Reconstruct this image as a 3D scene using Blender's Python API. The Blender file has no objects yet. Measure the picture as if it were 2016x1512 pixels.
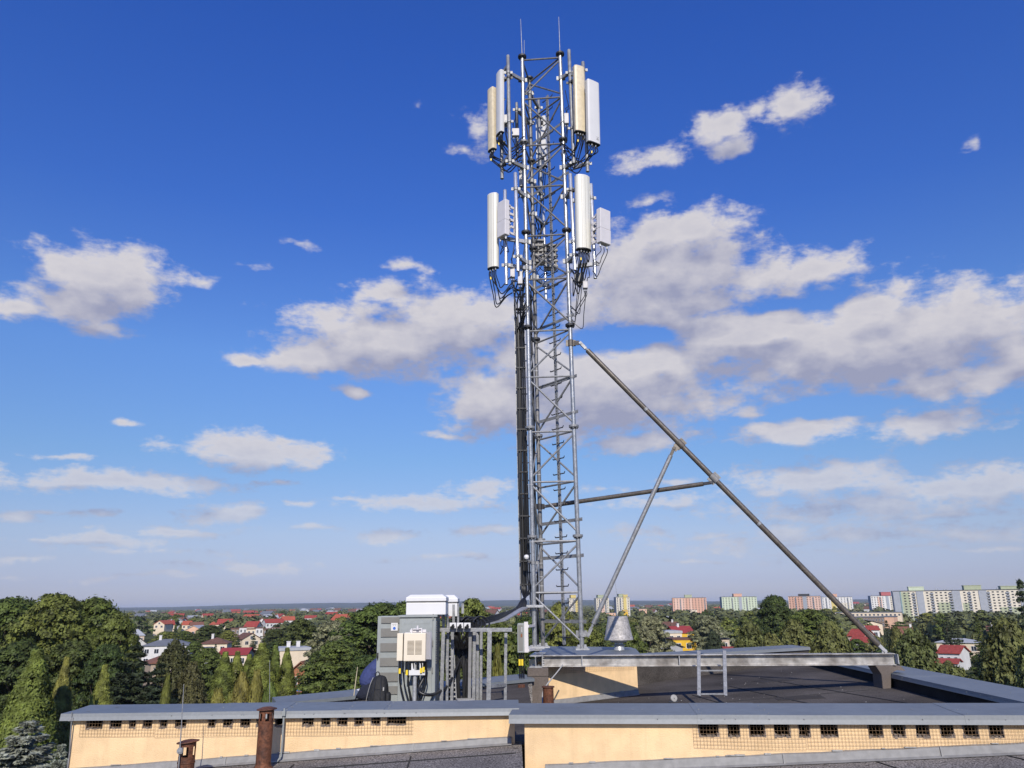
import bpy, bmesh, math, random
import numpy as np
from mathutils import Vector, Matrix
SC = bpy.context.scene
COL = SC.collection
rad = math.radians
random.seed(7)
RNG = np.random.default_rng(7)

# ------------------------------------------------------------------ camera
EYE = 17.5
FPX = 1540.0
PITCH = math.atan(435.5 / FPX)
ROLL = rad(.65)
F_ = Vector((0, math.cos(PITCH), math.sin(PITCH)))
R0_ = Vector((1, 0, 0)); U0_ = Vector((0, -math.sin(PITCH), math.cos(PITCH)))
R_ = math.cos(ROLL) * R0_ - math.sin(ROLL) * U0_
U_ = math.sin(ROLL) * R0_ + math.cos(ROLL) * U0_
cam = bpy.data.cameras.new("camera")
cam.sensor_width = 36; cam.lens = 36 * FPX / 2016
cam.clip_start = .1; cam.clip_end = 60000
co = bpy.data.objects.new("camera", cam); COL.objects.link(co)
co.matrix_world = Matrix(((R_.x, U_.x, -F_.x, 0), (R_.y, U_.y, -F_.y, 0), (R_.z, U_.z, -F_.z, EYE), (0, 0, 0, 1)))
SC.camera = co

def ray(x, y):
    return F_ + R_ * ((x - 1008) / FPX) + U_ * ((756 - y) / FPX)
def at(x, y, Y):                       # where a sight line meets the plane y = Y
    d = ray(x, y); p = d * (Y / d.y); return Vector((p.x, p.y, p.z + EYE))
def atz(x, y, z):                      # ... meets the level z (relative to the eye)
    d = ray(x, y); p = d * (z / d.z); return Vector((p.x, p.y, p.z + EYE))
def proj(p):
    q = Vector(p) - Vector((0, 0, EYE)); k = q.dot(F_)
    return (1008 + FPX * q.dot(R_) / k, 756 - FPX * q.dot(U_) / k)
def hor(x):
    return 756 + 435.5 - (x - 1008) * math.tan(ROLL)

# ------------------------------------------------------------------ sky, sun, exposure
SUN_EL, SUN_AZ = rad(33), rad(-3)      # light travels towards +y, swung 3 degrees to the left
LD = Vector((math.sin(SUN_AZ) * math.cos(SUN_EL), math.cos(SUN_AZ) * math.cos(SUN_EL), -math.sin(SUN_EL)))
sun = bpy.data.lights.new("sun", 'SUN'); sun.energy = 4.3; sun.angle = rad(.5); sun.color = (1, .93, .82)
so = bpy.data.objects.new("sun", sun); COL.objects.link(so)
so.rotation_euler = LD.to_track_quat('-Z', 'Y').to_euler()
W = bpy.data.worlds.new("World"); SC.world = W; W.use_nodes = True
SC.view_settings.view_transform = 'Standard'; SC.view_settings.look = 'None'
SC.view_settings.exposure = 0; SC.view_settings.gamma = 1
SC.cycles.max_bounces = 5; SC.cycles.diffuse_bounces = 2; SC.cycles.glossy_bounces = 2
SC.cycles.transmission_bounces = 1; SC.cycles.transparent_max_bounces = 4; SC.cycles.volume_bounces = 0

CLOUDS = [(205, 545, 120, 62, 1), (150, 600, 95, 38, 1), (25, 602, 60, 24, 0.9), (195, 640, 65, 18, 0.8), (110, 505, 50, 22, 0.7), (265, 590, 55, 35, 0.8), (760, 670, 180, 62, 1), (610, 705, 120, 30, 1), (880, 640, 120, 62, 1), (975, 620, 70, 60, 0.9), (770, 575, 95, 36, 0.62), (800, 528, 60, 14, 0.55), (490, 704, 50, 14, 0.8), (720, 610, 60, 25, 0.6), (710, 767, 46, 11, 0.85), (975, 790, 95, 62, 1), (880, 852, 46, 12, 0.7), (1060, 720, 120, 70, 0.9), (1310, 535, 170, 105, 1), (1385, 440, 78, 40, 0.95), (1280, 450, 55, 35, 0.8), (1600, 530, 110, 34, 0.85), (1500, 545, 110, 45, 0.75), (1290, 600, 190, 60, 1), (1700, 675, 290, 95, 1.05), (1480, 650, 190, 75, 1), (1250, 720, 180, 60, 1), (1180, 770, 230, 90, 1), (1900, 650, 130, 62, 1), (1990, 705, 60, 45, 0.95), (1720, 600, 90, 40, 0.8), (1260, 862, 115, 24, 0.8), (1560, 845, 120, 36, 0.85), (1825, 832, 120, 30, 0.9), (1470, 812, 55, 18, 0.7), (1640, 800, 60, 14, 0.5), (1850, 760, 200, 40, 0.8), (1420, 252, 56, 38, 0.85), (1290, 306, 62, 26, 0.75), (1440, 285, 50, 22, 0.7), (1565, 205, 50, 42, 0.85), (1480, 226, 40, 22, 0.55), (1225, 325, 40, 25, 0.5), (1930, 280, 30, 18, 0.35), (935, 262, 36, 60, 0.42), (900, 295, 26, 18, 0.4), (590, 489, 36, 15, 0.45), (395, 558, 36, 18, 0.4), (820, 215, 18, 18, 0.25), (1275, 395, 40, 14, 0.45), (480, 520, 40, 10, 0.3), (505, 885, 150, 30, 0.88), (560, 862, 40, 12, 0.6), (205, 945, 215, 25, 0.85), (410, 950, 60, 18, 0.73), (440, 1006, 90, 21, 0.78), (215, 1062, 130, 14, 0.68), (250, 826, 28, 9, 0.5), (340, 875, 60, 12, 0.4), (25, 1012, 60, 16, 0.63), (360, 1045, 150, 12, 0.48), (840, 990, 170, 23, 0.68), (960, 1046, 80, 14, 0.63), (600, 995, 50, 12, 0.53), (760, 1060, 90, 14, 0.53), (960, 965, 90, 18, 0.63), (1640, 945, 240, 34, 0.75), (1900, 950, 190, 41, 0.83), (1300, 985, 130, 18, 0.58), (1500, 975, 50, 12, 0.63), (1700, 1000, 340, 34, 0.63), (1650, 1060, 420, 30, 0.51), (1250, 1050, 130, 16, 0.48), (1900, 1060, 120, 16, 0.53), (470, 1110, 200, 14, 0.43), (250, 1135, 200, 9, 0.38), (40, 1100, 80, 9, 0.43)]
GAPS = [(1225, 668, 130, 34), (1000, 560, 60, 40), (1640, 800, 150, 18), (1560, 600, 150, 16)]
CLOUDS += [(120, 1010, 120, 9, 0.5), (330, 1080, 170, 10, 0.45), (620, 1045, 80, 8, 0.45), (700, 985, 70, 10, 0.5), (560, 945, 60, 9, 0.5), (900, 1100, 160, 8, 0.4), (1420, 1055, 150, 10, 0.45), (1560, 1020, 120, 12, 0.5), (1830, 1015, 200, 14, 0.55), (1940, 1085, 120, 9, 0.45), (1330, 940, 60, 8, 0.45), (1180, 960, 60, 10, 0.4), (80, 1060, 90, 8, 0.4), (1760, 1085, 220, 9, 0.42), (1380, 1105, 200, 8, 0.35), (120, 890, 70, 8, 0.35)]
def world_nodes():
    nt = W.node_tree; nt.nodes.clear()
    def N(t, **k):
        n = nt.nodes.new(t)
        for a, b in k.items(): setattr(n, a, b)
        return n
    L = nt.links.new
    sky = N('ShaderNodeTexSky', sky_type='NISHITA', sun_disc=False)
    sky.sun_elevation = SUN_EL
    sky.sun_rotation = math.atan2(-LD.x, -LD.y)
    sky.altitude = 150; sky.air_density = 1.0; sky.dust_density = .4; sky.ozone_density = 2.0
    tc = N('ShaderNodeTexCoord')
    sx = N('ShaderNodeSeparateXYZ'); L(tc.outputs['Generated'], sx.inputs[0])
    def M(op, a, b=None, c=None, clamp=False):
        n = N('ShaderNodeMath', operation=op, use_clamp=clamp)
        for i, v in enumerate((a, b, c)):
            if v is None: continue
            if isinstance(v, (int, float)): n.inputs[i].default_value = v
            else: L(v, n.inputs[i])
        return n.outputs[0]
    az = M('ARCTAN2', sx.outputs[0], sx.outputs[1]); el = M('ARCSINE', sx.outputs[2])
    uv = N('ShaderNodeCombineXYZ'); L(az, uv.inputs[0]); L(el, uv.inputs[1])
    g = bpy.data.node_groups.new("cloud_field", 'ShaderNodeTree')
    g.interface.new_socket("uv", in_out='INPUT', socket_type='NodeSocketVector')
    g.interface.new_socket("d", in_out='OUTPUT', socket_type='NodeSocketFloat')
    g.interface.new_socket("s", in_out='OUTPUT', socket_type='NodeSocketFloat')
    gi = g.nodes.new('NodeGroupInput'); go = g.nodes.new('NodeGroupOutput')
    def G(t, **k):
        n = g.nodes.new(t)
        for a, b in k.items(): setattr(n, a, b)
        return n
    GL = g.links.new
    def vm(op, *a):
        n = G('ShaderNodeVectorMath', operation=op)
        for i, v in enumerate(a):
            if isinstance(v, (tuple, list)): n.inputs[i].default_value = v
            else: GL(v, n.inputs[i])
        return n
    def noise(vec, sc, det, rough):
        n = G('ShaderNodeTexNoise'); n.inputs['Scale'].default_value = sc; n.inputs['Detail'].default_value = det
        n.inputs['Roughness'].default_value = rough; GL(vec, n.inputs['Vector']); return n
    st = vm('MULTIPLY', gi.outputs[0], (1, 1.55, 1)).outputs[0]
    n1 = noise(st, 9, 2, .5)
    w1 = vm('MULTIPLY_ADD', n1.outputs['Color'], (.055, .035, 0), (-.0275, -.0175, 0)).outputs[0]
    q = vm('ADD', gi.outputs[0], w1).outputs[0]
    acc = None
    for (x, y, rx, ry, wt) in CLOUDS:
        d = ray(x, y).normalized(); a0 = math.atan2(d.x, d.y); e0 = math.asin(d.z)
        k = 1 / FPX * (math.hypot(1, (x - 1008) / FPX) ** -1.2) * math.cos(max(0, e0 - PITCH)) * 1.28
        ku = rx * k / max(.5, math.cos(e0)); kv = ry * k
        ln = vm('LENGTH', vm('MULTIPLY_ADD', q, (1 / ku, 1 / kv, 0), (-a0 / ku, -e0 / kv, 0)).outputs[0])
        m = G('ShaderNodeMath', operation='MULTIPLY_ADD'); GL(ln.outputs['Value'], m.inputs[0])
        m.inputs[1].default_value = -1.25 * wt ** .5; m.inputs[2].default_value = 1.25 * wt
        if acc is None: acc = m.outputs[0]
        else:
            s = G('ShaderNodeMath', operation='SMOOTH_MAX'); GL(acc, s.inputs[0]); GL(m.outputs[0], s.inputs[1])
            s.inputs[2].default_value = .25; acc = s.outputs[0]
    for (x, y, rx, ry) in GAPS:
        d = ray(x, y).normalized(); a0 = math.atan2(d.x, d.y); e0 = math.asin(d.z)
        ku = rx / FPX * 1.2; kv = ry / FPX * 1.2
        ln = vm('LENGTH', vm('MULTIPLY_ADD', q, (1 / ku, 1 / kv, 0), (-a0 / ku, -e0 / kv, 0)).outputs[0])
        m = G('ShaderNodeMath', operation='SUBTRACT', use_clamp=True); m.inputs[0].default_value = 1; GL(ln.outputs['Value'], m.inputs[1])
        s = G('ShaderNodeMath', operation='MULTIPLY_ADD'); GL(m.outputs[0], s.inputs[0]); s.inputs[1].default_value = -1.1; GL(acc, s.inputs[2]); acc = s.outputs[0]
    n2 = noise(st, 26, 5, .52)
    st3 = vm('MULTIPLY', gi.outputs[0], (1, 2.3, 1)).outputs[0]
    n3 = noise(st3, 95, 5, .62)
    ey = G('ShaderNodeSeparateXYZ'); GL(gi.outputs[0], ey.inputs[0])
    k3 = G('ShaderNodeMapRange'); GL(ey.outputs[1], k3.inputs[0]); k3.inputs[1].default_value = .03; k3.inputs[2].default_value = .24; k3.inputs[3].default_value = 1.35; k3.inputs[4].default_value = .6
    c3 = G('ShaderNodeMath', operation='SUBTRACT'); GL(n3.outputs['Fac'], c3.inputs[0]); c3.inputs[1].default_value = .5
    a = G('ShaderNodeMath', operation='MULTIPLY_ADD'); GL(n2.outputs['Fac'], a.inputs[0]); a.inputs[1].default_value = 1.85; GL(acc, a.inputs[2])
    b = G('ShaderNodeMath', operation='MULTIPLY_ADD'); GL(c3.outputs[0], b.inputs[0]); GL(k3.outputs[0], b.inputs[1]); GL(a.outputs[0], b.inputs[2])
    c = G('ShaderNodeMath', operation='SUBTRACT'); GL(b.outputs[0], c.inputs[0]); c.inputs[1].default_value = .925
    cl = G('ShaderNodeMath', operation='MAXIMUM'); GL(c.outputs[0], cl.inputs[0]); cl.inputs[1].default_value = -1
    GL(cl.outputs[0], go.inputs[0])
    s2 = G('ShaderNodeMath', operation='MULTIPLY_ADD'); GL(n2.outputs['Fac'], s2.inputs[0]); s2.inputs[1].default_value = 1.5; GL(acc, s2.inputs[2]); GL(s2.outputs[0], go.inputs[1])
    def field(v):
        n = N('ShaderNodeGroup'); n.node_tree = g; L(v, n.inputs[0]); return n.outputs
    d0, s0 = field(uv.outputs[0])
    up = N('ShaderNodeVectorMath', operation='ADD'); L(uv.outputs[0], up.inputs[0]); up.inputs[1].default_value = (-.002, .034, 0)
    s1 = field(up.outputs[0])[1]
    al = N('ShaderNodeMapRange', interpolation_type='SMOOTHSTEP'); L(d0, al.inputs[0])
    al.inputs[1].default_value = -.10; al.inputs[2].default_value = .64
    lit = N('ShaderNodeMapRange'); L(M('SUBTRACT', s0, s1), lit.inputs[0])
    lit.inputs[1].default_value = -.55; lit.inputs[2].default_value = .60
    thick = N('ShaderNodeMapRange'); L(d0, thick.inputs[0]); thick.inputs[1].default_value = .3; thick.inputs[2].default_value = 1.3
    thick.inputs[3].default_value = 0; thick.inputs[4].default_value = .34
    lf = M('SUBTRACT', lit.outputs[0], thick.outputs[0], clamp=True)
    cc = N('ShaderNodeMix', data_type='RGBA'); L(lf, cc.inputs[0])
    cc.inputs[6].default_value = (.335, .35, .485, 1); cc.inputs[7].default_value = (.72, .69, .705, 1)
    # the clear sky itself
    rp = N('ShaderNodeValToRGB'); L(el, rp.inputs[0]); cr = rp.color_ramp
    GR = [(1195, (.58, .62, 1.02)), (1150, (.555, .58, .97)), (1100, (.64, .63, .91)), (1050, (.715, .70, .92)), (900, (.65, .81, 1.07)), (700, (.66, .93, 1.40)), (400, (.41, .76, 1.60)), (30, (.33, .72, 1.76))]
    for i, (y, c) in enumerate(GR):            # the deep blue of that evening's air, by height above the horizon
        d = ray(500, y).normalized(); e = cr.elements[i] if i < 2 else cr.elements.new(1)
        e.position = max(0, math.asin(d.z)); e.color = (c[0] / 2, c[1] / 2, c[2] / 2, 1)
    sk0 = N('ShaderNodeVectorMath', operation='MULTIPLY'); L(sky.outputs[0], sk0.inputs[0]); L(rp.outputs[0], sk0.inputs[1])
    skyk = N('ShaderNodeVectorMath', operation='SCALE'); L(sk0.outputs[0], skyk.inputs[0]); skyk.inputs['Scale'].default_value = 2 * SKY_K
    fade = N('ShaderNodeMapRange'); L(el, fade.inputs[0]); fade.inputs[1].default_value = .015; fade.inputs[2].default_value = .22; fade.inputs[3].default_value = .40; fade.inputs[4].default_value = .96
    mx = N('ShaderNodeMix', data_type='RGBA'); L(M('MULTIPLY', al.outputs[0], fade.outputs[0]), mx.inputs[0]); L(skyk.outputs[0], mx.inputs[6])
    sc = N('ShaderNodeVectorMath', operation='MULTIPLY'); L(cc.outputs[2], sc.inputs[0]); sc.inputs[1].default_value = (1 / SKY_S,) * 3
    L(sc.outputs[0], mx.inputs[7])
    bg = N('ShaderNodeBackground'); L(mx.outputs[2], bg.inputs[0]); bg.inputs[1].default_value = SKY_S
    o = N('ShaderNodeOutputWorld'); L(bg.outputs[0], o.inputs[0])
SKY_S = .1; HAZE_D = 6e-5
SKY_K = 1.0
world_nodes()
try: W.cycles.sampling_method = 'MANUAL'; W.cycles.sample_map_resolution = 256
except Exception: pass

# ------------------------------------------------------------------ materials
def mat(name, col, rough=.7, metal=0., var=.18, scale=4., col2=None, lo=.35, hi=.65, bump=0., bscale=60., rand=0., sub=0., spec=.5, fine=None, streak=0):
    m = bpy.data.materials.new(name); m.use_nodes = True; nt = m.node_tree
    b = nt.nodes['Principled BSDF']; L = nt.links.new
    b.inputs['Roughness'].default_value = rough; b.inputs['Metallic'].default_value = metal
    b.inputs['Specular IOR Level'].default_value = spec
    tc = nt.nodes.new('ShaderNodeTexCoord')
    n = nt.nodes.new('ShaderNodeTexNoise'); n.inputs['Scale'].default_value = scale; n.inputs['Detail'].default_value = 6; n.inputs['Roughness'].default_value = .62
    L(tc.outputs['Object'], n.inputs['Vector'])
    r = nt.nodes.new('ShaderNodeMapRange'); L(n.outputs['Fac'], r.inputs[0]); r.inputs[1].default_value = lo; r.inputs[2].default_value = hi
    mx = nt.nodes.new('ShaderNodeMix'); mx.data_type = 'RGBA'; L(r.outputs[0], mx.inputs[0])
    c1 = [min(1, c * (1 - var)) for c in col]; c2 = [min(1, c * (1 + var)) for c in col] if col2 is None else col2
    mx.inputs[6].default_value = (*c1, 1); mx.inputs[7].default_value = (*c2, 1)
    out = mx.outputs[2]
    if fine:                       # a second, finer pattern: (scale, darkest, lightest)
        n2 = nt.nodes.new('ShaderNodeTexNoise'); n2.inputs['Scale'].default_value = fine[0]; n2.inputs['Detail'].default_value = 3
        L(tc.outputs['Object'], n2.inputs['Vector'])
        r2 = nt.nodes.new('ShaderNodeMapRange'); L(n2.outputs['Fac'], r2.inputs[0]); r2.inputs[1].default_value = .36; r2.inputs[2].default_value = .64
        r2.inputs[3].default_value = fine[1]; r2.inputs[4].default_value = fine[2]
        v = nt.nodes.new('ShaderNodeVectorMath'); v.operation = 'SCALE'; L(out, v.inputs[0]); L(r2.outputs[0], v.inputs['Scale']); out = v.outputs[0]
    if streak:                     # rain streaks and dirt running down
        mp = nt.nodes.new('ShaderNodeMapping'); mp.inputs['Scale'].default_value = (16, 16, 1.1); L(tc.outputs['Object'], mp.inputs[0])
        n4 = nt.nodes.new('ShaderNodeTexNoise'); n4.inputs['Scale'].default_value = 1; n4.inputs['Detail'].default_value = 5; n4.inputs['Roughness'].default_value = .7; L(mp.outputs[0], n4.inputs['Vector'])
        r4 = nt.nodes.new('ShaderNodeMapRange'); L(n4.outputs['Fac'], r4.inputs[0]); r4.inputs[1].default_value = .5; r4.inputs[2].default_value = .78; r4.inputs[3].default_value = 1; r4.inputs[4].default_value = 1 - streak * 1.6
        v4 = nt.nodes.new('ShaderNodeVectorMath'); v4.operation = 'SCALE'; L(out, v4.inputs[0]); L(r4.outputs[0], v4.inputs['Scale']); out = v4.outputs[0]
    if rand:
        oi = nt.nodes.new('ShaderNodeObjectInfo'); hs = nt.nodes.new('ShaderNodeHueSaturation')
        a = nt.nodes.new('ShaderNodeMapRange'); L(oi.outputs['Random'], a.inputs[0]); a.inputs[3].default_value = .5 - rand * .07; a.inputs[4].default_value = .5 + rand * .05
        c = nt.nodes.new('ShaderNodeMapRange'); L(oi.outputs['Random'], c.inputs[0]); c.inputs[3].default_value = 1 + rand * .4; c.inputs[4].default_value = 1 - rand * .4
        L(a.outputs[0], hs.inputs['Hue']); L(c.outputs[0], hs.inputs['Value']); L(out, hs.inputs['Color']); out = hs.outputs[0]
    L(out, b.inputs['Base Color'])
    if bump:
        n3 = nt.nodes.new('ShaderNodeTexNoise'); n3.inputs['Scale'].default_value = bscale; n3.inputs['Detail'].default_value = 4
        L(tc.outputs['Object'], n3.inputs['Vector'])
        bp = nt.nodes.new('ShaderNodeBump'); bp.inputs['Strength'].default_value = bump; bp.inputs['Distance'].default_value = .02
        L(n3.outputs['Fac'], bp.inputs['Height']); L(bp.outputs[0], b.inputs['Normal'])
    if sub:
        tr = nt.nodes.new('ShaderNodeBsdfTranslucent'); L(out, tr.inputs[0]); ms = nt.nodes.new('ShaderNodeMixShader'); ms.inputs[0].default_value = sub
        o = nt.nodes['Material Output']; L(b.outputs[0], ms.inputs[1]); L(tr.outputs[0], ms.inputs[2]); L(ms.outputs[0], o.inputs[0])
    return m
GALV = mat("galvanised_steel", (.265, .268, .272), .5, .3, .22, 14, bump=.08, bscale=90, fine=(60, .82, 1.15))
GALVN = mat("bright_galvanised_steel", (.43, .43, .43), .42, .35, .16, 10, fine=(50, .85, 1.12))
BEAM = mat("beam_steel", (.30, .27, .24), .42, .3, .3, 2.4, col2=(.50, .48, .45), fine=(9, .75, 1.2), bump=.05)
LEGM = mat("mast_leg_steel", (.36, .365, .37), .33, .55, .2, 12, bump=.06, bscale=80, fine=(70, .8, 1.18))
BRACE = mat("brace_steel", (.185, .18, .178), .5, .3, .2, 9, fine=(50, .8, 1.2))
POLEB = mat("new_bright_pole", (.62, .62, .62), .27, .6, .1, 10, fine=(40, .9, 1.08))
DARKST = mat("dark_steel", (.05, .05, .055), .5, .4, .2, 20)
STRUT = mat("brown_painted_steel", (.125, .107, .088), .42, .25, .2, 6, fine=(30, .8, 1.2))
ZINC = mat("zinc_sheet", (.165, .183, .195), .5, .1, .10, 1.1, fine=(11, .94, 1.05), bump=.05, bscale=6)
ZINCF = mat("zinc_fascia", (.215, .226, .23), .5, .1, .06, 1.5, fine=(40, .95, 1.05))  # paler than the weathered top; also puts the front's sunlit contrast into colour
PEACH = mat("peach_plaster", (.82, .58, .325), .92, 0, .06, 1.2, bump=.3, bscale=120, fine=(7, .93, 1.04), spec=.2, streak=.08)
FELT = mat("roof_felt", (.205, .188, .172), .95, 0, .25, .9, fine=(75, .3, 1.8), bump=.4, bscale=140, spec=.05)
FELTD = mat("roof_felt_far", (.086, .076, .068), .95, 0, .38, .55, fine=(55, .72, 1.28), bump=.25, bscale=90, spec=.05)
FELTW = mat("felt_upstand_shaded", (.040, .037, .035), .95, 0, .2, 2, fine=(80, .8, 1.2), spec=.05)  # darkened to put the inner face's full shade into the felt
SEAM = mat("felt_seam", (.022, .022, .022), .9, 0, .2, 5)
BLOCK = mat("brown_felt_block", (.135, .11, .093), .95, 0, .12, 2, fine=(90, .8, 1.2), bump=.2)
FLASH = mat("weathered_flashing", (.225, .22, .213), .6, .1, .09, 2, fine=(18, .9, 1.1))
MORTAR = mat("broken_mortar", (.22, .18, .15), .95, 0, .4, 30, bump=.6)
HOLE = mat("cavity_shade", (.012, .011, .011), 1, 0, .2, 9, spec=0)  # near-black lining: shade inside the openings put into the colour
WIRE = mat("rusty_wire", (.27, .17, .09), .7, .2, .3, 15)
RUST = mat("rusty_steel", (.105, .042, .024), .72, .15, .35, 9, col2=(.20, .072, .03), fine=(45, .65, 1.3), bump=.3)
RUSTO = mat("flaking_rust", (.20, .065, .028), .7, .2, .4, 16, col2=(.42, .15, .06), bump=.5)
CREAM = mat("cream_radome", (.70, .60, .42), .42, 0, .06, 3, fine=(12, .93, 1.05))
WHITE = mat("white_radome", (.69, .68, .665), .4, 0, .03, 3)
IVORY = mat("ivory_radome", (.72, .70, .62), .42, 0, .03, 2)
PINKW = mat("white_radio_casing", (.66, .63, .63), .5, 0, .04, 6)
BEIGE = mat("beige_casing", (.76, .67, .52), .5, 0, .04, 3)
GREYC = mat("grey_cabinet_paint", (.285, .305, .295), .55, 0, .06, 2, fine=(18, .95, 1.04))
GREYD = mat("grey_louvre", (.20, .195, .18), .6, .05, .1, 6)
BLACKC = mat("black_cable", (.014, .014, .015), .42, 0, .2, 10)
BLACKP = mat("black_plastic", (.02, .02, .021), .55, 0, .2, 12)
YELLOW = mat("yellow_tag", (.80, .58, .02), .5, 0, .05, 10)
BLUEP = mat("blue_print", (.02, .12, .5), .5, 0, .05, 10)
COPPER = mat("copper_gland", (.35, .15, .06), .4, .6, .1, 10)
ALU = mat("dull_aluminium_cowl", (.42, .395, .375), .6, .2, .2, 7, fine=(34, .75, 1.2), bump=.12, bscale=20)
SHIRT = mat("blue_shirt_cloth", (.045, .06, .17), .9, 0, .2, 12, bump=.4, bscale=24)
TROUS = mat("dark_navy_cloth", (.014, .017, .032), .9, 0, .2, 12, bump=.3, bscale=30)
WHITEC = mat("white_cloth", (.7, .69, .7), .9, 0, .05, 12)
SKIN = mat("skin", (.45, .26, .18), .6, 0, .06, 12)
HAIR = mat("dark_hair", (.02, .015, .012), .7, 0, .3, 60)
BAG = mat("black_bag_nylon", (.012, .012, .013), .75, 0, .3, 14, bump=.5, bscale=30)
STRAP = mat("pale_piping", (.3, .29, .27), .7, 0, .1, 10)
CONC = mat("pale_concrete", (.36, .35, .33), .9, 0, .12, 4, fine=(40, .85, 1.12))

# ------------------------------------------------------------------ mesh builder
class MB:
    def __init__(s): s.v = []; s.f = []; s.m = []; s.cur = 0
    def add(s, vs, fs):
        o = len(s.v); s.v += [tuple(v) for v in vs]; s.f += [tuple(i + o for i in f) for f in fs]; s.m += [s.cur] * len(fs); return s
    def mi(s, i): s.cur = i; return s
    def obox(s, c, ex, ey, ez):            # half-extent vectors
        c, ex, ey, ez = map(Vector, (c, ex, ey, ez))
        vs = [c + a * ex + b * ey + d * ez for d in (-1, 1) for b in (-1, 1) for a in (-1, 1)]
        return s.add(vs, [(0, 2, 3, 1), (4, 5, 7, 6), (0, 1, 5, 4), (2, 6, 7, 3), (0, 4, 6, 2), (1, 3, 7, 5)])
    def box(s, x0, x1, y0, y1, z0, z1):
        return s.obox(((x0 + x1) / 2, (y0 + y1) / 2, (z0 + z1) / 2), ((x1 - x0) / 2, 0, 0), (0, (y1 - y0) / 2, 0), (0, 0, (z1 - z0) / 2))
    def bar(s, a, b, w, h=None, up=(0, 0, 1)):   # square bar from a to b
        a, b = Vector(a), Vector(b); d = (b - a); l = d.length
        if l < 1e-6: return s
        d /= l; u = Vector(up)
        if abs(d.dot(u)) > .98: u = Vector((0, 1, 0))
        x = d.cross(u).normalized(); y = x.cross(d)
        return s.obox((a + b) / 2, d * l / 2, x * w / 2, y * (h or w) / 2)
    def tube(s, pts, r, n=8, cap=True, r2=None):
        pts = [Vector(p) for p in pts]; k = len(pts); vs = []; fs = []
        t0 = (pts[1] - pts[0]).normalized(); u = Vector((0, 0, 1)) if abs(t0.z) < .9 else Vector((1, 0, 0))
        x = t0.cross(u).normalized()
        for i, p in enumerate(pts):
            t = (pts[min(i + 1, k - 1)] - pts[max(i - 1, 0)]).normalized()
            x = (x - t * x.dot(t)).normalized(); y = t.cross(x)
            rr = r[i] if isinstance(r, (list, tuple)) else (r if r2 is None else r + (r2 - r) * i / (k - 1))
            for j in range(n):
                a = 2 * math.pi * j / n; vs.append(p + (x * math.cos(a) + y * math.sin(a)) * rr)
        for i in range(k - 1):
            for j in range(n):
                a, b = i * n + j, i * n + (j + 1) % n; fs.append((a, b, b + n, a + n))
        if cap: fs.append(tuple(reversed(range(n)))); fs.append(tuple(range((k - 1) * n, k * n)))
        return s.add(vs, fs)
    def lathe(s, c, prof, n=20, axis=(0, 0, 1)):
        ax = Vector(axis).normalized(); c = Vector(c)
        return s.tube([c + ax * z for r, z in prof], [max(r, 1e-4) for r, z in prof], n) if all(prof[i][1] < prof[i + 1][1] for i in range(len(prof) - 1)) else s._lathe(c, prof, n, ax)
    def _lathe(s, c, prof, n, ax):
        u = Vector((1, 0, 0)) if abs(ax.x) < .9 else Vector((0, 1, 0)); x = ax.cross(u).normalized(); y = ax.cross(x); vs = []; fs = []
        for r, z in prof:
            for j in range(n):
                a = 2 * math.pi * j / n; vs.append(c + ax * z + (x * math.cos(a) + y * math.sin(a)) * max(r, 1e-4))
        for i in range(len(prof) - 1):
            for j in range(n):
                a, b = i * n + j, i * n + (j + 1) % n; fs.append((a, b, b + n, a + n))
        return s.add(vs, fs)
    def prism(s, poly, p0, p1, bx, by):     # 2-D outline swept from p0 to p1
        p0, p1, bx, by = map(Vector, (p0, p1, bx, by)); n = len(poly)
        vs = [p0 + bx * a + by * b for a, b in poly] + [p1 + bx * a + by * b for a, b in poly]
        fs = [(i, (i + 1) % n, n + (i + 1) % n, n + i) for i in range(n)] + [tuple(reversed(range(n))), tuple(range(n, 2 * n))]
        return s.add(vs, fs)
    def mesh(s, name, mats, org=(0, 0, 0), smooth=False):
        me = bpy.data.meshes.new(name); o = Vector(org)
        me.from_pydata([tuple(Vector(v) - o) for v in s.v], [], s.f)
        mats = mats if isinstance(mats, (list, tuple)) else [mats]
        for m in mats: me.materials.append(m)
        if len(mats) > 1: me.polygons.foreach_set('material_index', s.m)
        bm = bmesh.new(); bm.from_mesh(me); bmesh.ops.recalc_face_normals(bm, faces=bm.faces); bm.to_mesh(me); bm.free()
        if smooth:
            me.polygons.foreach_set('use_smooth', [True] * len(me.polygons))
            try: me.set_sharp_from_angle(angle=rad(42))
            except Exception: pass
        me.update(); return me
    def build(s, name, mats, parent=None, smooth=False, bevel=0, label=None, origin=None):
        org = Vector(origin) if origin is not None else (root_of(parent).location.copy() if parent else Vector((0, 0, 0)))
        o = bpy.data.objects.new(name, s.mesh(name, mats, org, smooth)); COL.objects.link(o)
        if parent: o.parent = parent
        else: o.location = org
        if bevel:
            b = o.modifiers.new('bevel', 'BEVEL'); b.width = bevel; b.segments = 2; b.limit_method = 'ANGLE'
        if label: o['label'] = label
        return o
def root_of(o):
    while o.parent: o = o.parent
    return o
def thing(name, label, cat, loc, group=None):
    o = bpy.data.objects.new(name, None); COL.objects.link(o); o.location = Vector(loc); o.empty_display_size = .3
    return tag(o, label, cat, group)
def tag(o, label=None, cat=None, group=None, kind=None):
    if label: o['label'] = label
    if cat: o['category'] = cat
    if group: o['group'] = group
    if kind: o['kind'] = kind
    return o
def kids(o): return [c for c in bpy.data.objects if c.parent == o]
def dup(o, parent=None, cmap=None):
    c = o.copy(); COL.objects.link(c)
    if parent: c.parent = parent
    for ch in o.children: dup(ch, c)
    return c
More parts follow.
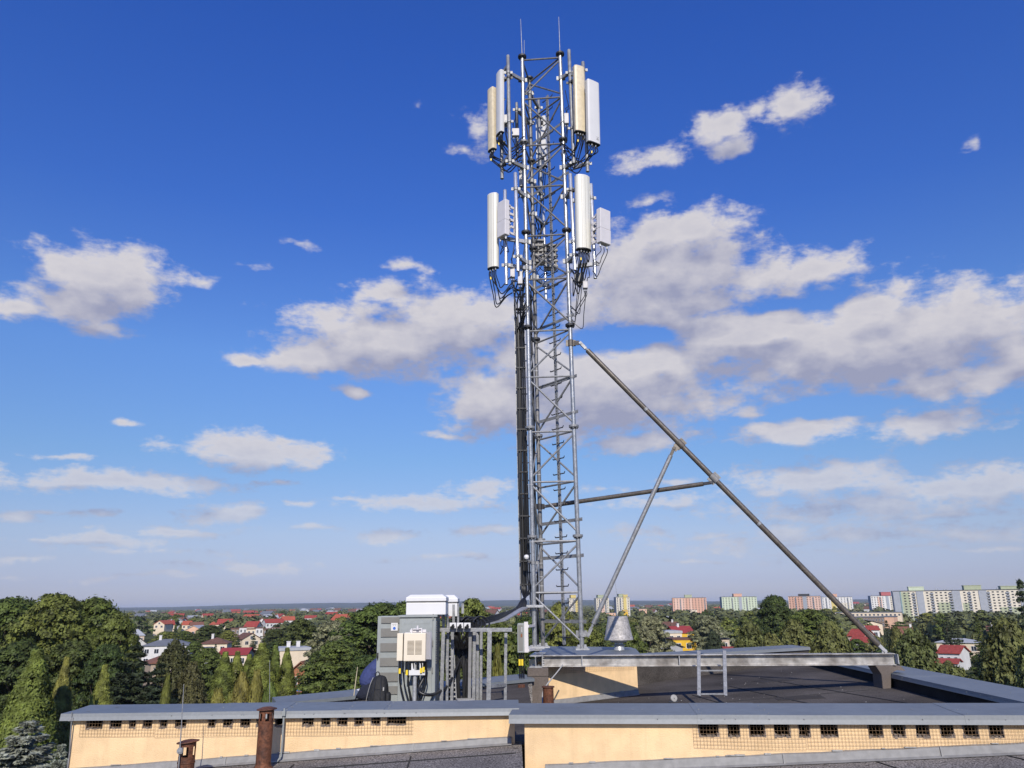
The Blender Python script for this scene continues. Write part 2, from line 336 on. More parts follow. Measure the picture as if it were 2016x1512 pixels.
def curve(pts, n=6):                       # smooth path through points
    P = [Vector(p) for p in pts]; P = [P[0] * 2 - P[1]] + P + [P[-1] * 2 - P[-2]]; out = []
    for i in range(1, len(P) - 2):
        a, b, c, d = P[i - 1:i + 3]
        for k in range(n):
            t = k / n
            out.append(.5 * (2 * b + (c - a) * t + (2 * a - 5 * b + 4 * c - d) * t * t + (3 * b - a - 3 * c + d) * t ** 3))
    out.append(P[-2]); return out
Z = Vector((0, 0, 1))
# ------------------------------------------------------------------ the roof we stand on
def E(z): return EYE + z
def V2(x, y, z=0): return Vector((x, y, EYE + z))
body = thing('apartment_building', 'peach apartment building under the mast with dark felt roof decks', 'building', (0, 5, 0))
def slab(poly, zf, zb, parent, name, m):     # poly of (x,y); zf(x,y) top level relative to the eye
    n = len(poly); vs = [(x, y, E(zf(x, y))) for x, y in poly] + [(x, y, zb) for x, y in poly]
    fs = [tuple(range(n)), tuple(range(2 * n - 1, n - 1, -1))] + [(i, n + i, n + (i + 1) % n, (i + 1) % n) for i in range(n)]
    b = MB(); b.add(vs, fs); return b.build(name, m, parent)
zRB = lambda x, y: -1.345 + (x - 6) * .055
zRN = lambda x, y: -1.39 + x * .049
zLN = lambda x, y: -1.187 + x * .056
zLB = lambda x, y: -1.225 + x * .045
slab([(.06, 7.25), (.06, -8), (6.6, -8), (6.6, 6.8)], zRN, 0, body, 'roof_deck', FELT)
slab([(-3.97, 7.7), (-3.97, -8), (.05, -8), (.05, 7.7)], zLN, 0, body, 'roof_deck', FELT)
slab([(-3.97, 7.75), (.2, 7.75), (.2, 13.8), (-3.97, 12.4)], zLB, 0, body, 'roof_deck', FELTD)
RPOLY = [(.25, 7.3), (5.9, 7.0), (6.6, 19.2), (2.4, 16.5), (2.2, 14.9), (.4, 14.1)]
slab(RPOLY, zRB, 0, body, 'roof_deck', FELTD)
slab([(.42, 14.2), (2.17, 14.93), (2.3, 16.6), (.6, 17.9)], lambda x, y: -.96, 0, body, 'upper_deck', PEACH)
# lapped felt sheets on the far deck
sm = MB()
for k in range(7):
    x0 = 1.0 + k * 1.02
    for j in range(11):
        ya, yb = 7.6 + j * .95, 7.6 + (j + 1) * .95 - .002
        xa, xb = x0 - (ya - 7.6) * .16 + RNG.normal() * .012, x0 - (yb - 7.6) * .16 + RNG.normal() * .012
        if not (.6 < xa < 5.7 and .6 < xb < 5.7) or max(ya, yb) > 14 + max(0, (min(xa, xb) - 1.8)) * 1.1: continue
        sm.bar((xa, ya, E(zRB(xa, 0)) + .002), (xb, yb, E(zRB(xb, 0)) + .002), .026, .012)
for j, yy in enumerate((9.3, 11.2, 12.9)):
    for k in range(9):
        xa = .7 + k * .55
        sm.bar((xa, yy + .05 * k, E(zRB(xa, 0)) + .0015), (xa + .545, yy + .05 * k + .05, E(zRB(xa + .545, 0)) + .0015), .016, .008)
for k in range(6):
    x0 = .9 + k * 1.0
    sm.bar((x0, 6.9, E(zRN(x0, 0)) + .002), (x0 + .5, 3, E(zRN(x0 + .5, 0)) + .002), .012, .01)
    sm.bar((-x0, 7.3, E(zLN(-x0, 0)) + .002), (-x0 + .3, 3, E(zLN(-x0 + .3, 0)) + .002), .012, .01)
sm.bar((-3.5, 7.05, E(zLN(-3.5, 0)) + .002), (0, 7.1, E(zLN(0, 0)) + .002), .012, .01)
sm.build('felt_seam', SEAM, body)

FELT_P = mat('felt_patch_sheet', (.062, .056, .052), .95, 0, .15, 2, fine=(60, .8, 1.2), spec=.05)
for (x, y, w, h, a) in ((2.1, 12.2, .5, .35, .3), (4.4, 13.0, .7, .4, -.15), (3.4, 11.2, .4, .6, .1), (5.0, 11.4, .35, .3, .4), (1.6, 10.9, .6, .3, 0), (4.9, 15.6, .8, .5, .2)):
    u_, v_ = Vector((math.cos(a), math.sin(a), .055 * math.cos(a))), Vector((-math.sin(a), math.cos(a), -.055 * math.sin(a)))
    pt_ = MB(); pt_.obox((x, y, E(zRB(x, y)) + .001), u_ * w / 2, v_ * h / 2, (0, 0, .004)); pt_.build('felt_patch', FELT_P, body)
gr = MB()
for k in range(110):
    x = RNG.uniform(.8, 5.6); y = RNG.uniform(9, 14.5 + max(0, x - 2.3)); r = RNG.uniform(.003, .008); gr.obox((x, y, E(zRB(x, y)) + r * .4), (r, r * .4, 0), (-r * .3, r * .8, 0), (0, 0, r * .5))
tag(gr.build('grit', CONC), 'pale grit scattered over the far felt deck', 'grit', kind='stuff')
def hit(x, y, A, nrm):
    d = ray(x, y); o = Vector((0, 0, EYE)); t = (Vector(A) - o).dot(nrm) / d.dot(nrm); return o + d * t

class Parapet:
    def __init__(s, label, A, B, zf, zb, width, fas, over=.05, thick=.38, cat='parapet wall'):
        s.A, s.B = V2(*A, 0), V2(*B, 0); s.u = (s.B - s.A).normalized(); s.v = Vector((-s.u.y, s.u.x, 0)); s.L = (s.B - s.A).length
        s.zf, s.zb, s.w, s.fas, s.over, s.th = zf, zb, width, fas, over, thick
        s.t = thing('parapet_wall', label, cat, s.A + Z * (-1.3))
    def P(s, a, v, z): return Vector((s.A.x, s.A.y, EYE)) + s.u * a + s.v * v + Z * z
    def ua(s, x, y):
        p = hit(x, y, s.A + s.v * s.over, s.v); return (p - s.A).dot(s.u), p.z - EYE
    def block(s, mb, a0, a1, v0, v1, z0, z1):
        mb.obox(s.P((a0 + a1) / 2, (v0 + v1) / 2, (z0 + z1) / 2), s.u * (a1 - a0) / 2, s.v * (v1 - v0) / 2, Z * (z1 - z0) / 2)
    def coping(s, cuts, a0=0, a1=None, rivets=True):
        a1 = s.L if a1 is None else a1; c = MB(); ed = [a0] + list(cuts) + [a1]
        for i in range(len(ed) - 1):
            k = .0025 * (i % 2); f = s.fas
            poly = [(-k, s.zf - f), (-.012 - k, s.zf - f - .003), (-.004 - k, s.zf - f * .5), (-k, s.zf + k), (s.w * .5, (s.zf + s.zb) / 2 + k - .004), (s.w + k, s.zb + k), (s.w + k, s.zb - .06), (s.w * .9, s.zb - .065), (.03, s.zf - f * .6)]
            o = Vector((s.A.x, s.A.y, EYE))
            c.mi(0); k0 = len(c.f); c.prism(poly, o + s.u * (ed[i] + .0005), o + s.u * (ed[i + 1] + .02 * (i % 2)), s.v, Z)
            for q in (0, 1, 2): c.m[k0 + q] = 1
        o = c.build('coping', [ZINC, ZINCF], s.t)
        sc = MB()
        for i, q in enumerate(ed[1:-1]):
            for v in (.08, s.w * .45, s.w * .8):
                sc.lathe(s.P(q + .05 + RNG.normal() * .006, v, s.zf + (s.zb - s.zf) * v / s.w - .003), [(.006, 0), (.006, .007), (.001, .009)], 7)
            for d in (.03, -.33, .31): sc.lathe(s.P(q + d, -.004, s.zf - s.fas * .45), [(.006, 0), (.005, .006), (.001, .008)], 7, -s.v)
        if rivets: sc.build('screw', ZINCF, s.t)
        # splashes of mortar and bird droppings
        sp = MB()
        for k in range(int(s.L * 5)):
            a = RNG.uniform(a0 + .1, a1 - .1); v = RNG.uniform(.03, s.w - .05); r = RNG.uniform(.003, .012) * (1 if RNG.random() < .8 else 1.8)
            n = 7; z = s.zf + (s.zb - s.zf) * v / s.w + .0035 - .004 * (1 - abs(v / s.w - .5) * 2); el = RNG.uniform(.8, 1.6)
            ps = [s.P(a + math.cos(2 * math.pi * j / n) * r * el * RNG.uniform(.7, 1.2), v + math.sin(2 * math.pi * j / n) * r * RNG.uniform(.7, 1.2), z) for j in range(n)]
            sp.add(ps, [tuple(range(n))])
        sp.build('splash', CONC, o)
        return o
    def wall(s, zdeck, vents, zvb, a0=0, a1=None, m=PEACH):
        a1 = s.L if a1 is None else a1; top = s.zf - s.fas * .6; w = MB()
        zlow = min(zdeck(s.P(a0, 0, 0).x, 0), zdeck(s.P(a1, 0, 0).x, 0)) - .2
        zv = zvb if vents else top
        s.block(w, a0, a1, s.over, s.over + s.th, zlow, zv)
        edge = a0
        for (p, q) in vents:
            s.block(w, edge, p, s.over, s.over + s.th, zv, top); edge = q
        if vents: s.block(w, edge, a1, s.over, s.over + s.th, zv, top)
        o = w.build('wall', m, s.t)
        for (p, q) in vents:
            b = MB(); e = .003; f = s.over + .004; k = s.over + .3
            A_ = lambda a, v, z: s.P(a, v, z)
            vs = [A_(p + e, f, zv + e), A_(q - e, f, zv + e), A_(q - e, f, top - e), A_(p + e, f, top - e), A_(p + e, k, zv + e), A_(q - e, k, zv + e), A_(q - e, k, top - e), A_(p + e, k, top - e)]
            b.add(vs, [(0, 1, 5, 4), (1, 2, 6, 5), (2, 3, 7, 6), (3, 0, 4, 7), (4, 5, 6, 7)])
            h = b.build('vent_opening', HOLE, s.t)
            r = MB(); n = max(4, int((q - p) / .016))
            for i in range(n):
                a = p + (i + .5) * (q - p) / n; hh = abs(RNG.normal()) * .006 + .003
                r.obox(s.P(a, s.over + .03, zv + hh * .5), s.u * (q - p) / n * .62, s.v * RNG.uniform(.025, .033), Z * hh)
            for a in (p, q):
                for i in range(4):
                    r.obox(s.P(a, s.over + .03, zv + (top - zv) * (i + .5) / 4), s.u * RNG.uniform(.002, .008), s.v * RNG.uniform(.026, .032), Z * (top - zv) / 7)
            r.build('broken_sill', MORTAR, h)
        return o
    def mesh_panel(s, a0, a1, z0, z1, step=.0275, breaks=()):
        b = MB(); th = .0008; v = s.over - .010
        n = int((a1 - a0) / step); ph = [RNG.uniform(0, 6) for _ in range(4)]
        wob = lambda a: .004 * math.sin(a * 2.3 + ph[0]) + .003 * math.sin(a * 5.1 + ph[1])
        bow = lambda a, z: v - .004 - .004 * math.sin(a * 3 + ph[2]) * ((z - z1) / (z0 - z1))
        for i in range(n + 1):
            a = a0 + i * step
            b.bar(s.P(a + RNG.normal() * .0012, bow(a, z0), z0 + wob(a)), s.P(a + RNG.normal() * .0008, bow(a, z1), z1), th * 2)
        k = int(round((z1 - z0) / step)); m = max(2, int((a1 - a0) / .22))
        for j in range(k + 1):
            z = z0 + (z1 - z0) * j / k; f = 1 - j / k
            for i in range(m):
                p, q = a0 + (a1 - a0) * i / m, a0 + (a1 - a0) * (i + 1) / m
                b.bar(s.P(p, bow(p, z) - .002, z + wob(p) * f), s.P(q, bow(q, z) - .002, z + wob(q) * f), th * 2)
        return b.build('wire_mesh', WIRE, s.t)
    def flashing(s, zdeck, a0, a1, h=.075, joints=()):
        b = MB(); ed = [a0] + list(joints) + [a1]
        for i in range(len(ed) - 1):
            p, q = ed[i], ed[i + 1]; n = max(2, int((q - p) / .25))
            for j in range(n):
                x0, x1 = p + (q - p) * j / n, p + (q - p) * (j + 1) / n
                def prof(a):
                    z = zdeck(s.P(a, 0, 0).x, 0); g = .003 * math.sin(a * 9)
                    return [s.P(a, s.over - .002, z + h + g), s.P(a, s.over - .02, z + h - .008 + g), s.P(a, s.over - .034, z + .02), s.P(a, s.over - .06, z + .006), s.P(a, s.over + .02, z - .02)]
                A_, B_ = prof(x0), prof(x1); b.add(A_ + B_, [(k, k + 1, 6 + k, 5 + k) for k in range(4)])
        for a in joints:
            z = zdeck(s.P(a, 0, 0).x, 0); b.bar(s.P(a, s.over - .024, z + h), s.P(a, s.over - .044, z + .012), .012, .012)
        o = b.build('flashing', FLASH, s.t)
        d = MB()
        for k in range(int((a1 - a0) * 3)):
            a = RNG.uniform(a0, a1); z = zdeck(s.P(a, 0, 0).x, 0)
            d.obox(s.P(a, s.over - .012, z + h + .003), s.u * RNG.uniform(.006, .05), s.v * .008, Z * RNG.uniform(.002, .006))
        d.build('sealant_smear', CONC, o)
        return o

# near parapet, right
pr = Parapet('nearer peach parapet on the right with grey coping and twelve netted vents', (-.06, 7.2), (6.6, 6.56), -.9, -.878, .62, .066)
zz = lambda X: X / 2.739 + 1280
vr = [(262, 372), (418, 486), (536, 622), (670, 756), (802, 868), (920, 1016), (1178, 1260), (1305, 1380), (1435, 1510), (1567, 1640), (1690, 1775), (1828, 1910), (2080, 2160), (2230, 2310)]
ventr = [tuple(pr.ua(zz(X), 1445)[0] for X in p) for p in vr]
zvb = pr.ua(zz(900), 1200 + 690 / 2.739)[1]
pr.wall(zRN, ventr, zvb, a0=.13)
pr.coping([pr.ua(x, 1420)[0] for x in (1372, 1505, 1895)])
a0 = pr.ua(zz(235), 1460)[0]
pr.mesh_panel(a0, pr.ua(zz(840), 1460)[0], pr.ua(zz(400), 1200 + 749 / 2.739)[1], -.965)
pr.mesh_panel(pr.ua(zz(840), 1460)[0] + .012, pr.ua(zz(1445), 1460)[0], pr.ua(zz(1100), 1200 + 748 / 2.739)[1], -.965)
pr.mesh_panel(pr.ua(zz(1445), 1460)[0] + .012, 6.4, pr.ua(zz(1800), 1200 + 735 / 2.739)[1], -.965)
pr.flashing(zRN, .3, 6.5, .085, [pr.ua(x, 1480)[0] for x in (1540, 1850)])

# near parapet, left
pl = Parapet('longer peach parapet on the left, coping sagging above netted vents', (-4.04, 7.47), (.03, 7.5), -.884, -.868, .5, .055)
zx = lambda X: X / 3.36 + 100
z5 = lambda X: X / 5.04 + 660
vl = [(zx(a), zx(b)) for a, b in ((232, 345), (392, 468), (517, 563), (610, 672), (720, 770), (820, 898), (1040, 1090), (1138, 1203), (1252, 1318), (1362, 1390), (1480, 1535), (1662, 1738), (1788, 1850))] + [(z5(a), z5(b)) for a, b in ((20, 122), (187, 277), (355, 450), (510, 705))]
ventl = [tuple(pl.ua(X, 1425)[0] for X in p) for p in vl]
zvl = pl.ua(600, 1430.5)[1]
pl.wall(zLN, ventl, zvl, a0=.09, a1=4.03)
pl.coping([pl.ua(x, 1410)[0] for x in (415, 552, 675, 752)])
q = pl.ua(zx(1375), 1440)[0]
pl.mesh_panel(pl.ua(158, 1440)[0], pl.ua(zx(685), 1440)[0], pl.ua(300, 1448)[1], -.945, .0262)
pl.mesh_panel(pl.ua(zx(685), 1440)[0] + .01, q, pl.ua(450, 1447.5)[1], -.945, .0262)
pl.mesh_panel(pl.ua(zx(1550), 1440)[0], pl.ua(z5(455), 1440)[0], pl.ua(620, 1446)[1], -.945, .0262)
pl.mesh_panel(pl.ua(z5(455), 1440)[0] + .01, pl.ua(z5(775), 1440)[0], pl.ua(780, 1444)[1], -.945, .0262)
pl.flashing(zLN, .1, 4.0, .07, [pl.ua(x, 1480)[0] for x in (447, 814)])
b = MB(); a = pl.ua(561, 1440)[0]
b.tube([pl.P(a, -.015, -.86), pl.P(a, -.02, -1.15), pl.P(a - .002, -.02, zLN(-2, 0) + .05), pl.P(a - .03, -.03, zLN(-2, 0) + .01), pl.P(a - .15, -.1, zLN(-2, 0) + .01)], .0085, 8)
b.obox(pl.P(a, -.02, -.9), pl.u * .016, pl.v * .018, Z * .02)
b.build('conduit', GREYC, pl.t)
b = MB(); a = pl.ua(144, 1440)[0]
b.tube([pl.P(a, -.012, -.87), pl.P(a + .003, .03, -1.2), pl.P(a + .003, .03, -2.2)], .006, 6); b.obox(pl.P(a, -.005, -.93), pl.u * .02, pl.v * .012, Z * .014)
b.build('conductor_wire', GALV, pl.t)

# parapet down the right side of the far deck
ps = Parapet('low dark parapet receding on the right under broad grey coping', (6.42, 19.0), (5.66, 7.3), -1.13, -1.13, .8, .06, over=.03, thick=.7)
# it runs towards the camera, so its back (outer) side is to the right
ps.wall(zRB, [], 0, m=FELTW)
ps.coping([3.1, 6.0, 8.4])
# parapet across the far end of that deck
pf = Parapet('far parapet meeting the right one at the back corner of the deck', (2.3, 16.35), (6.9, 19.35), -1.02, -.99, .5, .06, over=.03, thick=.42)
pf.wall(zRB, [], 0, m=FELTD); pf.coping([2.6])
# upper deck edge: peach wall behind the beam, metal cap over it
pu = Parapet('short peach wall behind the beam, half in shadow, wire net along its top', (.42, 14.05), (2.2, 14.8), -.885, -.87, .9, .05, over=.06, thick=.4)
pu.wall(zRB, [], 0)
pu.mesh_panel(.25, pu.L - .06, -1.125, -.96, .034)
pu.flashing(zRB, .0, pu.L, .09, [1.45])
cap = MB()
cap.prism([(.36, 14.0), (2.24, 14.74), (2.42, 16.5), (2.4, 17.2), (.6, 18.0)], (0, 0, E(-.925)), (0, 0, E(-.868)), (1, 0, 0), (0, 1, 0))
cap.bar((1.05, 14.27, E(-.864)), (1.25, 17.6, E(-.864)), .03, .012)
cap.build('metal_cap', ZINC, pu.t)
# parapet round the back of the left deck, its coping rising to the right
c0, c1 = at(545, 1385, 11.8), at(1050, 1336, 13.55)
u = (c1 - c0).normalized(); v = Vector((-u.y, u.x, 0)).normalized()
t = thing('parapet_wall', 'far left roof edge with pale rising coping behind the cabinets', 'parapet wall', c0 - Z * .1)
b = MB(); L = (c1 - c0).length
for i, (p, q) in enumerate(((0, 1.1), (1.1, 2.3), (2.3, L))):
    k = .003 * (i % 2)
    b.prism([(-k, -.045), (-k, k), (.2, .03 + k), (.42, .045 + k), (.42, -.03), (.03, -.05)], c0 + u * p, c0 + u * (q + .02), v, Z)
b.build('coping', ZINC, t)
b = MB(); b.prism([(.05, -.6), (.05, -.04), (.38, -.03), (.38, -.6)], c0 + u * .03, c1, v, Z); b.build('wall', FELT, t)
b = MB()
for k in range(26):                            # rubble and loose mortar along the deck edge
    p = c0 + u * (.3 + RNG.random() * 1.7) - v * RNG.uniform(.05, .5); p.z = E(zLB(p.x, 0)) + .006; r = RNG.uniform(.006, .03)
    b.obox(p, (r, r * .3, 0), (-r * .2, r * .7, 0), (0, 0, r * .5))
tag(b.build('rubble', CONC), 'loose mortar crumbs scattered along the left roof edge', 'rubble', kind='stuff')

# ------------------------------------------------------------------ pipes and rods on the roof
def vent_pipe(label, px, py, Y, r, zdeck, nslot, tilt, slot, caph, m=RUST):
    top = at(px, py, Y); zb = E(zdeck(top.x, Y)); t = thing('vent_pipe', label, 'vent pipe', (top.x, top.y, zb), 'rusty vent pipes')
    b = MB(); H = top.z - zb - .01
    s1, s0 = H - slot[0], H - slot[1]
    c = Vector((top.x, top.y, zb))
    b.lathe(c, [(r + .03, 0), (r + .004, .03), (r, .05), (r, s0), (r - .006, s0 + .001), (r - .006, .05)], 28)
    for k in range(nslot):
        a0 = 2 * math.pi * k / nslot + .2; da = 2 * math.pi / nslot * .48; n = 6
        for j in range(n):
            a, e = a0 + da * j / n, a0 + da * (j + 1) / n
            q = [(math.cos(x) * rr, math.sin(x) * rr) for rr in (r, r - .006) for x in (a, e)]
            b.add([c + Vector((x, y, z)) for z in (s0 - .002, s1 + .002) for x, y in q], [(0, 1, 5, 4), (2, 6, 7, 3), (0, 4, 6, 2), (1, 3, 7, 5)])
    b._lathe(c, [(r, s1), (r, H), (r - .006, H), (r - .006, s1), (r, s1)], 28, Z)
    if s0 < H * .75: b._lathe(c, [(r + .003, s0 - .05), (r + .005, s0 - .047), (r + .003, s0 - .04)], 28, Z)
    b.build('pipe', m, t, smooth=True)
    b = MB(); ax = Vector((math.sin(tilt), 0, math.cos(tilt)))
    b._lathe(c + Z * (H + caph * .3), [(.001, caph + .012), (r * .6, caph + .008), (r + .022, .006), (r + .024, 0), (r + .018, -.003), (.001, .003)], 28, ax); b.build('rain_cap', m, t, smooth=True)
    b = MB(); b._lathe(c, [(r - .012, .05), (r - .012, s0 - .1), (.001, s0 - .1)], 16, Z); b.build('dark_flue', HOLE, t)
    return t
vent_pipe('tall slim rusty vent pipe with slotted head before the left parapet', 525.5, 1395, 7.2, .062, zLN, 6, -.04, (.025, .085), .012)
vent_pipe('shorter rusty vent pipe with tilted cap and long slots, lowest on the left', 370.5, 1459, 7.0, .066, zLN, 5, -.10, (.028, .105), .01)
c = at(1079, 1351, 12.6); zb = E(zRB(c.x, 0)); t = thing('vent_pipe', 'stubby flanged rusty pipe in front of the brown pedestal', 'vent pipe', (c.x, c.y, zb), 'rusty vent pipes')
b = MB(); H = c.z - zb
b.lathe((c.x, c.y, zb), [(.078, 0), (.076, .1), (.079, .16)], 24); b.build('lower_sleeve', RUSTO, t, smooth=True)
b = MB(); b.lathe((c.x, c.y, zb), [(.08, .16), (.082, .22), (.08, H - .03), (.08, H - .012)], 24); b.build('pipe', RUST, t, smooth=True)
b = MB(); b.lathe((c.x, c.y, zb), [(.09, H - .018), (.098, H - .014), (.096, H), (.06, H + .003), (.02, H + .004)], 24); b.build('flange', RUST, t, smooth=True)

def rod(label, pts, r=.004, clamp=None, m=GALV):
    b = MB(); b.tube(pts, [r] * (len(pts) - 1) + [r * .6], 7)
    if clamp:
        t = thing('lightning_rod', label, 'lightning rod', pts[0], 'lightning rods'); b.build('rod', m, t, smooth=True)
        c = MB(); c.obox(clamp, (.018, 0, 0), (0, .012, 0), (0, 0, .022)); c.obox(clamp + Vector((0, -.014, 0)), (.024, 0, 0), (0, .004, 0), (0, 0, .012)); c.build('clamp', GALV, t)
        return t
    return tag(b.build('lightning_rod', m, smooth=True, origin=pts[0]), label, 'lightning rod', 'lightning rods')
p = at(352, 1512, 6.91); p.z = E(zLN(p.x, 0))
rod('thin rod clamped to the shorter rusty pipe and rising above the coping', [p, at(354, 1480, 6.91), at(362, 1347, 6.91)], .0048, at(355.5, 1478, 6.90))
p = at(531, 1392, 8.1); rod('hair-thin rod behind the tall rusty pipe', [p - Z * .4, p, at(531, 1300, 8.1)], .0034)
p = at(697, 1362, 12.1); rod('leaning rod at the left roof edge beside the crouching person', [p - Z * .05, at(704, 1313, 12.1)], .008, None, mat('pale_rod', (.55, .48, .33), .6))
b = MB(); b.tube(curve([at(1108, 1309, 13.55), at(1098, 1322, 13.4), at(1071, 1357, 13.1), at(1068, 1384, 12.9), at(1066, 1392, 12.8)]), .011, 8)
tag(b.build('conduit_pipe', CONC, smooth=True, origin=at(1066, 1392, 12.8)), 'bent pale conduit from the beam down past the brown pedestal', 'conduit')
# round lightning-wire holder on the deck
c = atz(1327, 1378, -1.5); c.z = E(zRB(c.x, 0)); t = thing('wire_holder', 'small round pale disc standing on the felt near the ladder', 'wire holder', c)
b = MB(); b._lathe(c + Vector((0, 0, .06)), [(.001, -.016), (.05, -.014), (.056, 0), (.05, .014), (.001, .016)], 20, Vector((.15, -1, .1))); b.build('disc', CONC, t, smooth=True)
b = MB(); b.box(c.x - .09, c.x + .06, c.y - .03, c.y + .03, c.z, c.z + .012); b.tube([c + Z * .01, c + Z * .06], .008, 6); b.build('foot', DARKST, t)
b = MB(); b.lathe(c + Vector((0.002, -.018, .058)), [(.007, 0), (.006, .006)], 8, (.15, -1, .1)); b.build('bolt', DARKST, t)
# ------------------------------------------------------------------ steel base: beams, pedestal, post
def ibeam(mb, a, b, h, w, tf=.013, tw=.009, side=None):
    a, b = Vector(a), Vector(b); d = (b - a).normalized(); x = d.cross(Z).normalized(); m = h / 2
    q = w / 2; t = tw / 2
    poly = [(-q, 0), (q, 0), (q, tf), (t + .012, tf + .003), (t, tf + .014), (t, h - tf - .014), (t + .012, h - tf - .003), (q, h - tf), (q, h), (-q, h), (-q, h - tf), (-t - .012, h - tf - .003), (-t, h - tf - .014), (-t, tf + .014), (-t - .012, tf + .003), (-q, tf)]
    return mb.prism(poly, a, b, x, Z)
BL, BR = V2(.46, 13.97, -1.0), V2(6.16, 13.48, -1.0)
t = thing('steel_beam', 'long galvanised I-beam lying across the deck from mast to dark post', 'steel beam', BL)
bd = (BR - BL).normalized(); bn = Vector((-bd.y, bd.x, 0)).normalized()
b = MB(); ibeam(b, BL, BR, .182, .17); b.build('web_and_flanges', BEAM, t, bevel=.0015)
def stiff(p, mb): mb.obox(p + Z * .091, bd * .006, bn * .076, Z * .0765)
for px in (1146, 1335, 1747):
    a = at(px, 1300, 13.9); k = (a - BL).dot(bd); p = BL + bd * k
    b = MB(); stiff(p, b); b.build('stiffener', GALVN, t)
b = MB(); b.obox(BL + bd * .004 + Z * .091, bd * .008, bn * .088, Z * .1)
for i in range(4):
    for sgn in (-1, 1):
        b.lathe(BL + bd * .012 + bn * sgn * .055 + Z * (.03 + .041 * i), [(.013, 0), (.013, .012), (.008, .014), (.008, .026)], 6, bd)
b.build('end_plate', GALVN, t)
t2 = thing('steel_beam', 'short I-beam under the left mast leg, its sawn end facing the viewer', 'steel beam', V2(.335, 13.75, -1.0))
b = MB(); ibeam(b, V2(.335, 13.74, -1.0), V2(.50, 15.1, -1.0), .19, .21); b.build('web_and_flanges', GALVN, t2, bevel=.0015)
b = MB()
for sx in (-1, 1):
    for z in (.02, .168):
        for y in (13.80, 13.88): b.lathe(V2(.335 + sx * .06, y, -1.0 + z - .012), [(.012, 0), (.012, .014), (.007, .016), (.007, .034)], 6)
b.build('bolt', GALV, t2)
t = thing('pedestal', 'brown felt-wrapped block carrying the beam ends at the foot of the mast', 'pedestal', V2(.4, 14, -1.6))
b = MB(); b.box(.2, .545, 13.66, 14.0, E(-1.85), E(-1.003)); b.build('block', BLOCK, t, bevel=.012)
b = MB(); b.box(.195, .55, 13.655, 14.0, E(-1.13), E(-1.125)); b.build('felt_lap', SEAM, t)
pc = at(1740, 1313, 13.5)
t = thing('beam_post', 'dark flared post holding up the right end of the long beam', 'post', (pc.x, 13.5, E(zRB(pc.x, 0))))
xl = [at(px, py, 13.42).x for px, py in ((1723, 1313), (1758, 1313), (1754, 1332), (1752, 1357), (1737, 1357), (1735, 1332))]
zl = [E(z) for z in (-1.003, -1.003, -1.14, -1.45, -1.45, -1.14)]
b = MB(); b.prism(list(zip(xl, zl)), (0, 13.40, 0), (0, 13.74, 0), (1, 0, 0), (0, 0, 1)); b.build('post', BLOCK, t, bevel=.01)
b = MB(); b.prism([(xl[1] - .03, E(-1.004)), (xl[1] + .13, E(-1.01)), (xl[1] + .20, E(-1.09)), (xl[1] + .06, E(-1.075)), (xl[1] - .03, E(-1.12))], (0, 13.43, 0), (0, 13.7, 0), (1, 0, 0), (0, 0, 1)); b.build('felt_flap', BLOCK, t)

# ------------------------------------------------------------------ lattice mast
LY = (112, 280, 457.6, 644, 842, 1056.6, 1277)
LX = (1028, 1032, 1036, 1040.3, 1045.2, 1050, 1053)
RY = (107, 275, 453, 640.7, 840, 1055.6, 1283)
RX = (1102.5, 1107.5, 1113, 1121.5, 1130.5, 1137.3, 1145.5)
LZ = [at(x, y, 14).z - EYE for x, y in zip(LX, LY)]
def lerp(a, b, t): return a + (b - a) * t
ZB, ZT = LZ[-1], LZ[0]
Lb, Lt = at(1053, 1277, 14.0), at(1028, 112, 14.0)
Rb, Rt = at(1146, 1283, 13.93), at(1102.5, 107, 13.93)
def Lp(z): return Vector((lerp(Lb.x, Lt.x, (z - ZB) / (ZT - ZB)), 14.0, EYE + z))
def Rp(z): return Vector((lerp(Rb.x, Rt.x, (z - ZB) / (ZT - ZB)), 13.93, EYE + z))
def Bp(z): p = Lp(z); return Vector((p.x + .165, 14.72, p.z))
mast = thing('lattice_mast', 'tall galvanised three-legged lattice mast with cross bracing', 'antenna mast', Lb)
LR = .040
for nm, P, r in (('near', Lp, LR), ('near', Rp, LR), ('rear', Bp, LR)):
    b = MB(); b.tube([P(ZB - (.03 if P is not Bp else .0)), P((ZB + ZT) / 2), P(ZT)], r, 16); leg = b.build('leg', LEGM if P is not Bp else BRACE, mast, smooth=True)  # rear leg's shade put into its colour with the darker brace steel
    for i, z in enumerate(LZ[:-1]):
        b = MB(); c = P(z)
        b._lathe(c, [(r, -.055), (r + .012, -.03), (.088, -.02), (.09, -.018), (.09, -.002), (.088, 0), (.088, .002), (.09, .004), (.09, .02), (.088, .022), (r, .024 if i else .022), (.001 if not i else r, .024)], 20, Z)
        for k in range(6):
            a = k * math.pi / 3 + .3
            b.lathe(c + Vector((math.cos(a), math.sin(a), 0)) * .066 - Z * .045, [(.012, 0), (.012, .02), (.010, .022), (.010, .066)], 6)
        b.build('flange', DARKST if i in (0, 1, 2, 3) and not (i == 1 and P is Lp) else GALV, leg)
    b = MB(); c = P(ZB); hw = .115
    b.obox(c - Z * .012, (hw, 0, 0), (0, hw, 0), (0, 0, .012))
    for sx in (-1, 1):
        for sy in (-1, 1): b.lathe(c + Vector((sx * .08, sy * .08, -.004)), [(.015, 0), (.015, .014), (.009, .016), (.009, .032)], 6)
    for k in range(4):
        a = k * math.pi / 2 + .4; b.obox(c + Vector((math.cos(a), math.sin(a), 0)) * (r + .02) + Z * .03, Vector((math.cos(a), math.sin(a), 0)) * .025, Vector((-math.sin(a), math.cos(a), 0)) * .003, Z * .03)
    b.build('base_plate', GALVN, leg)
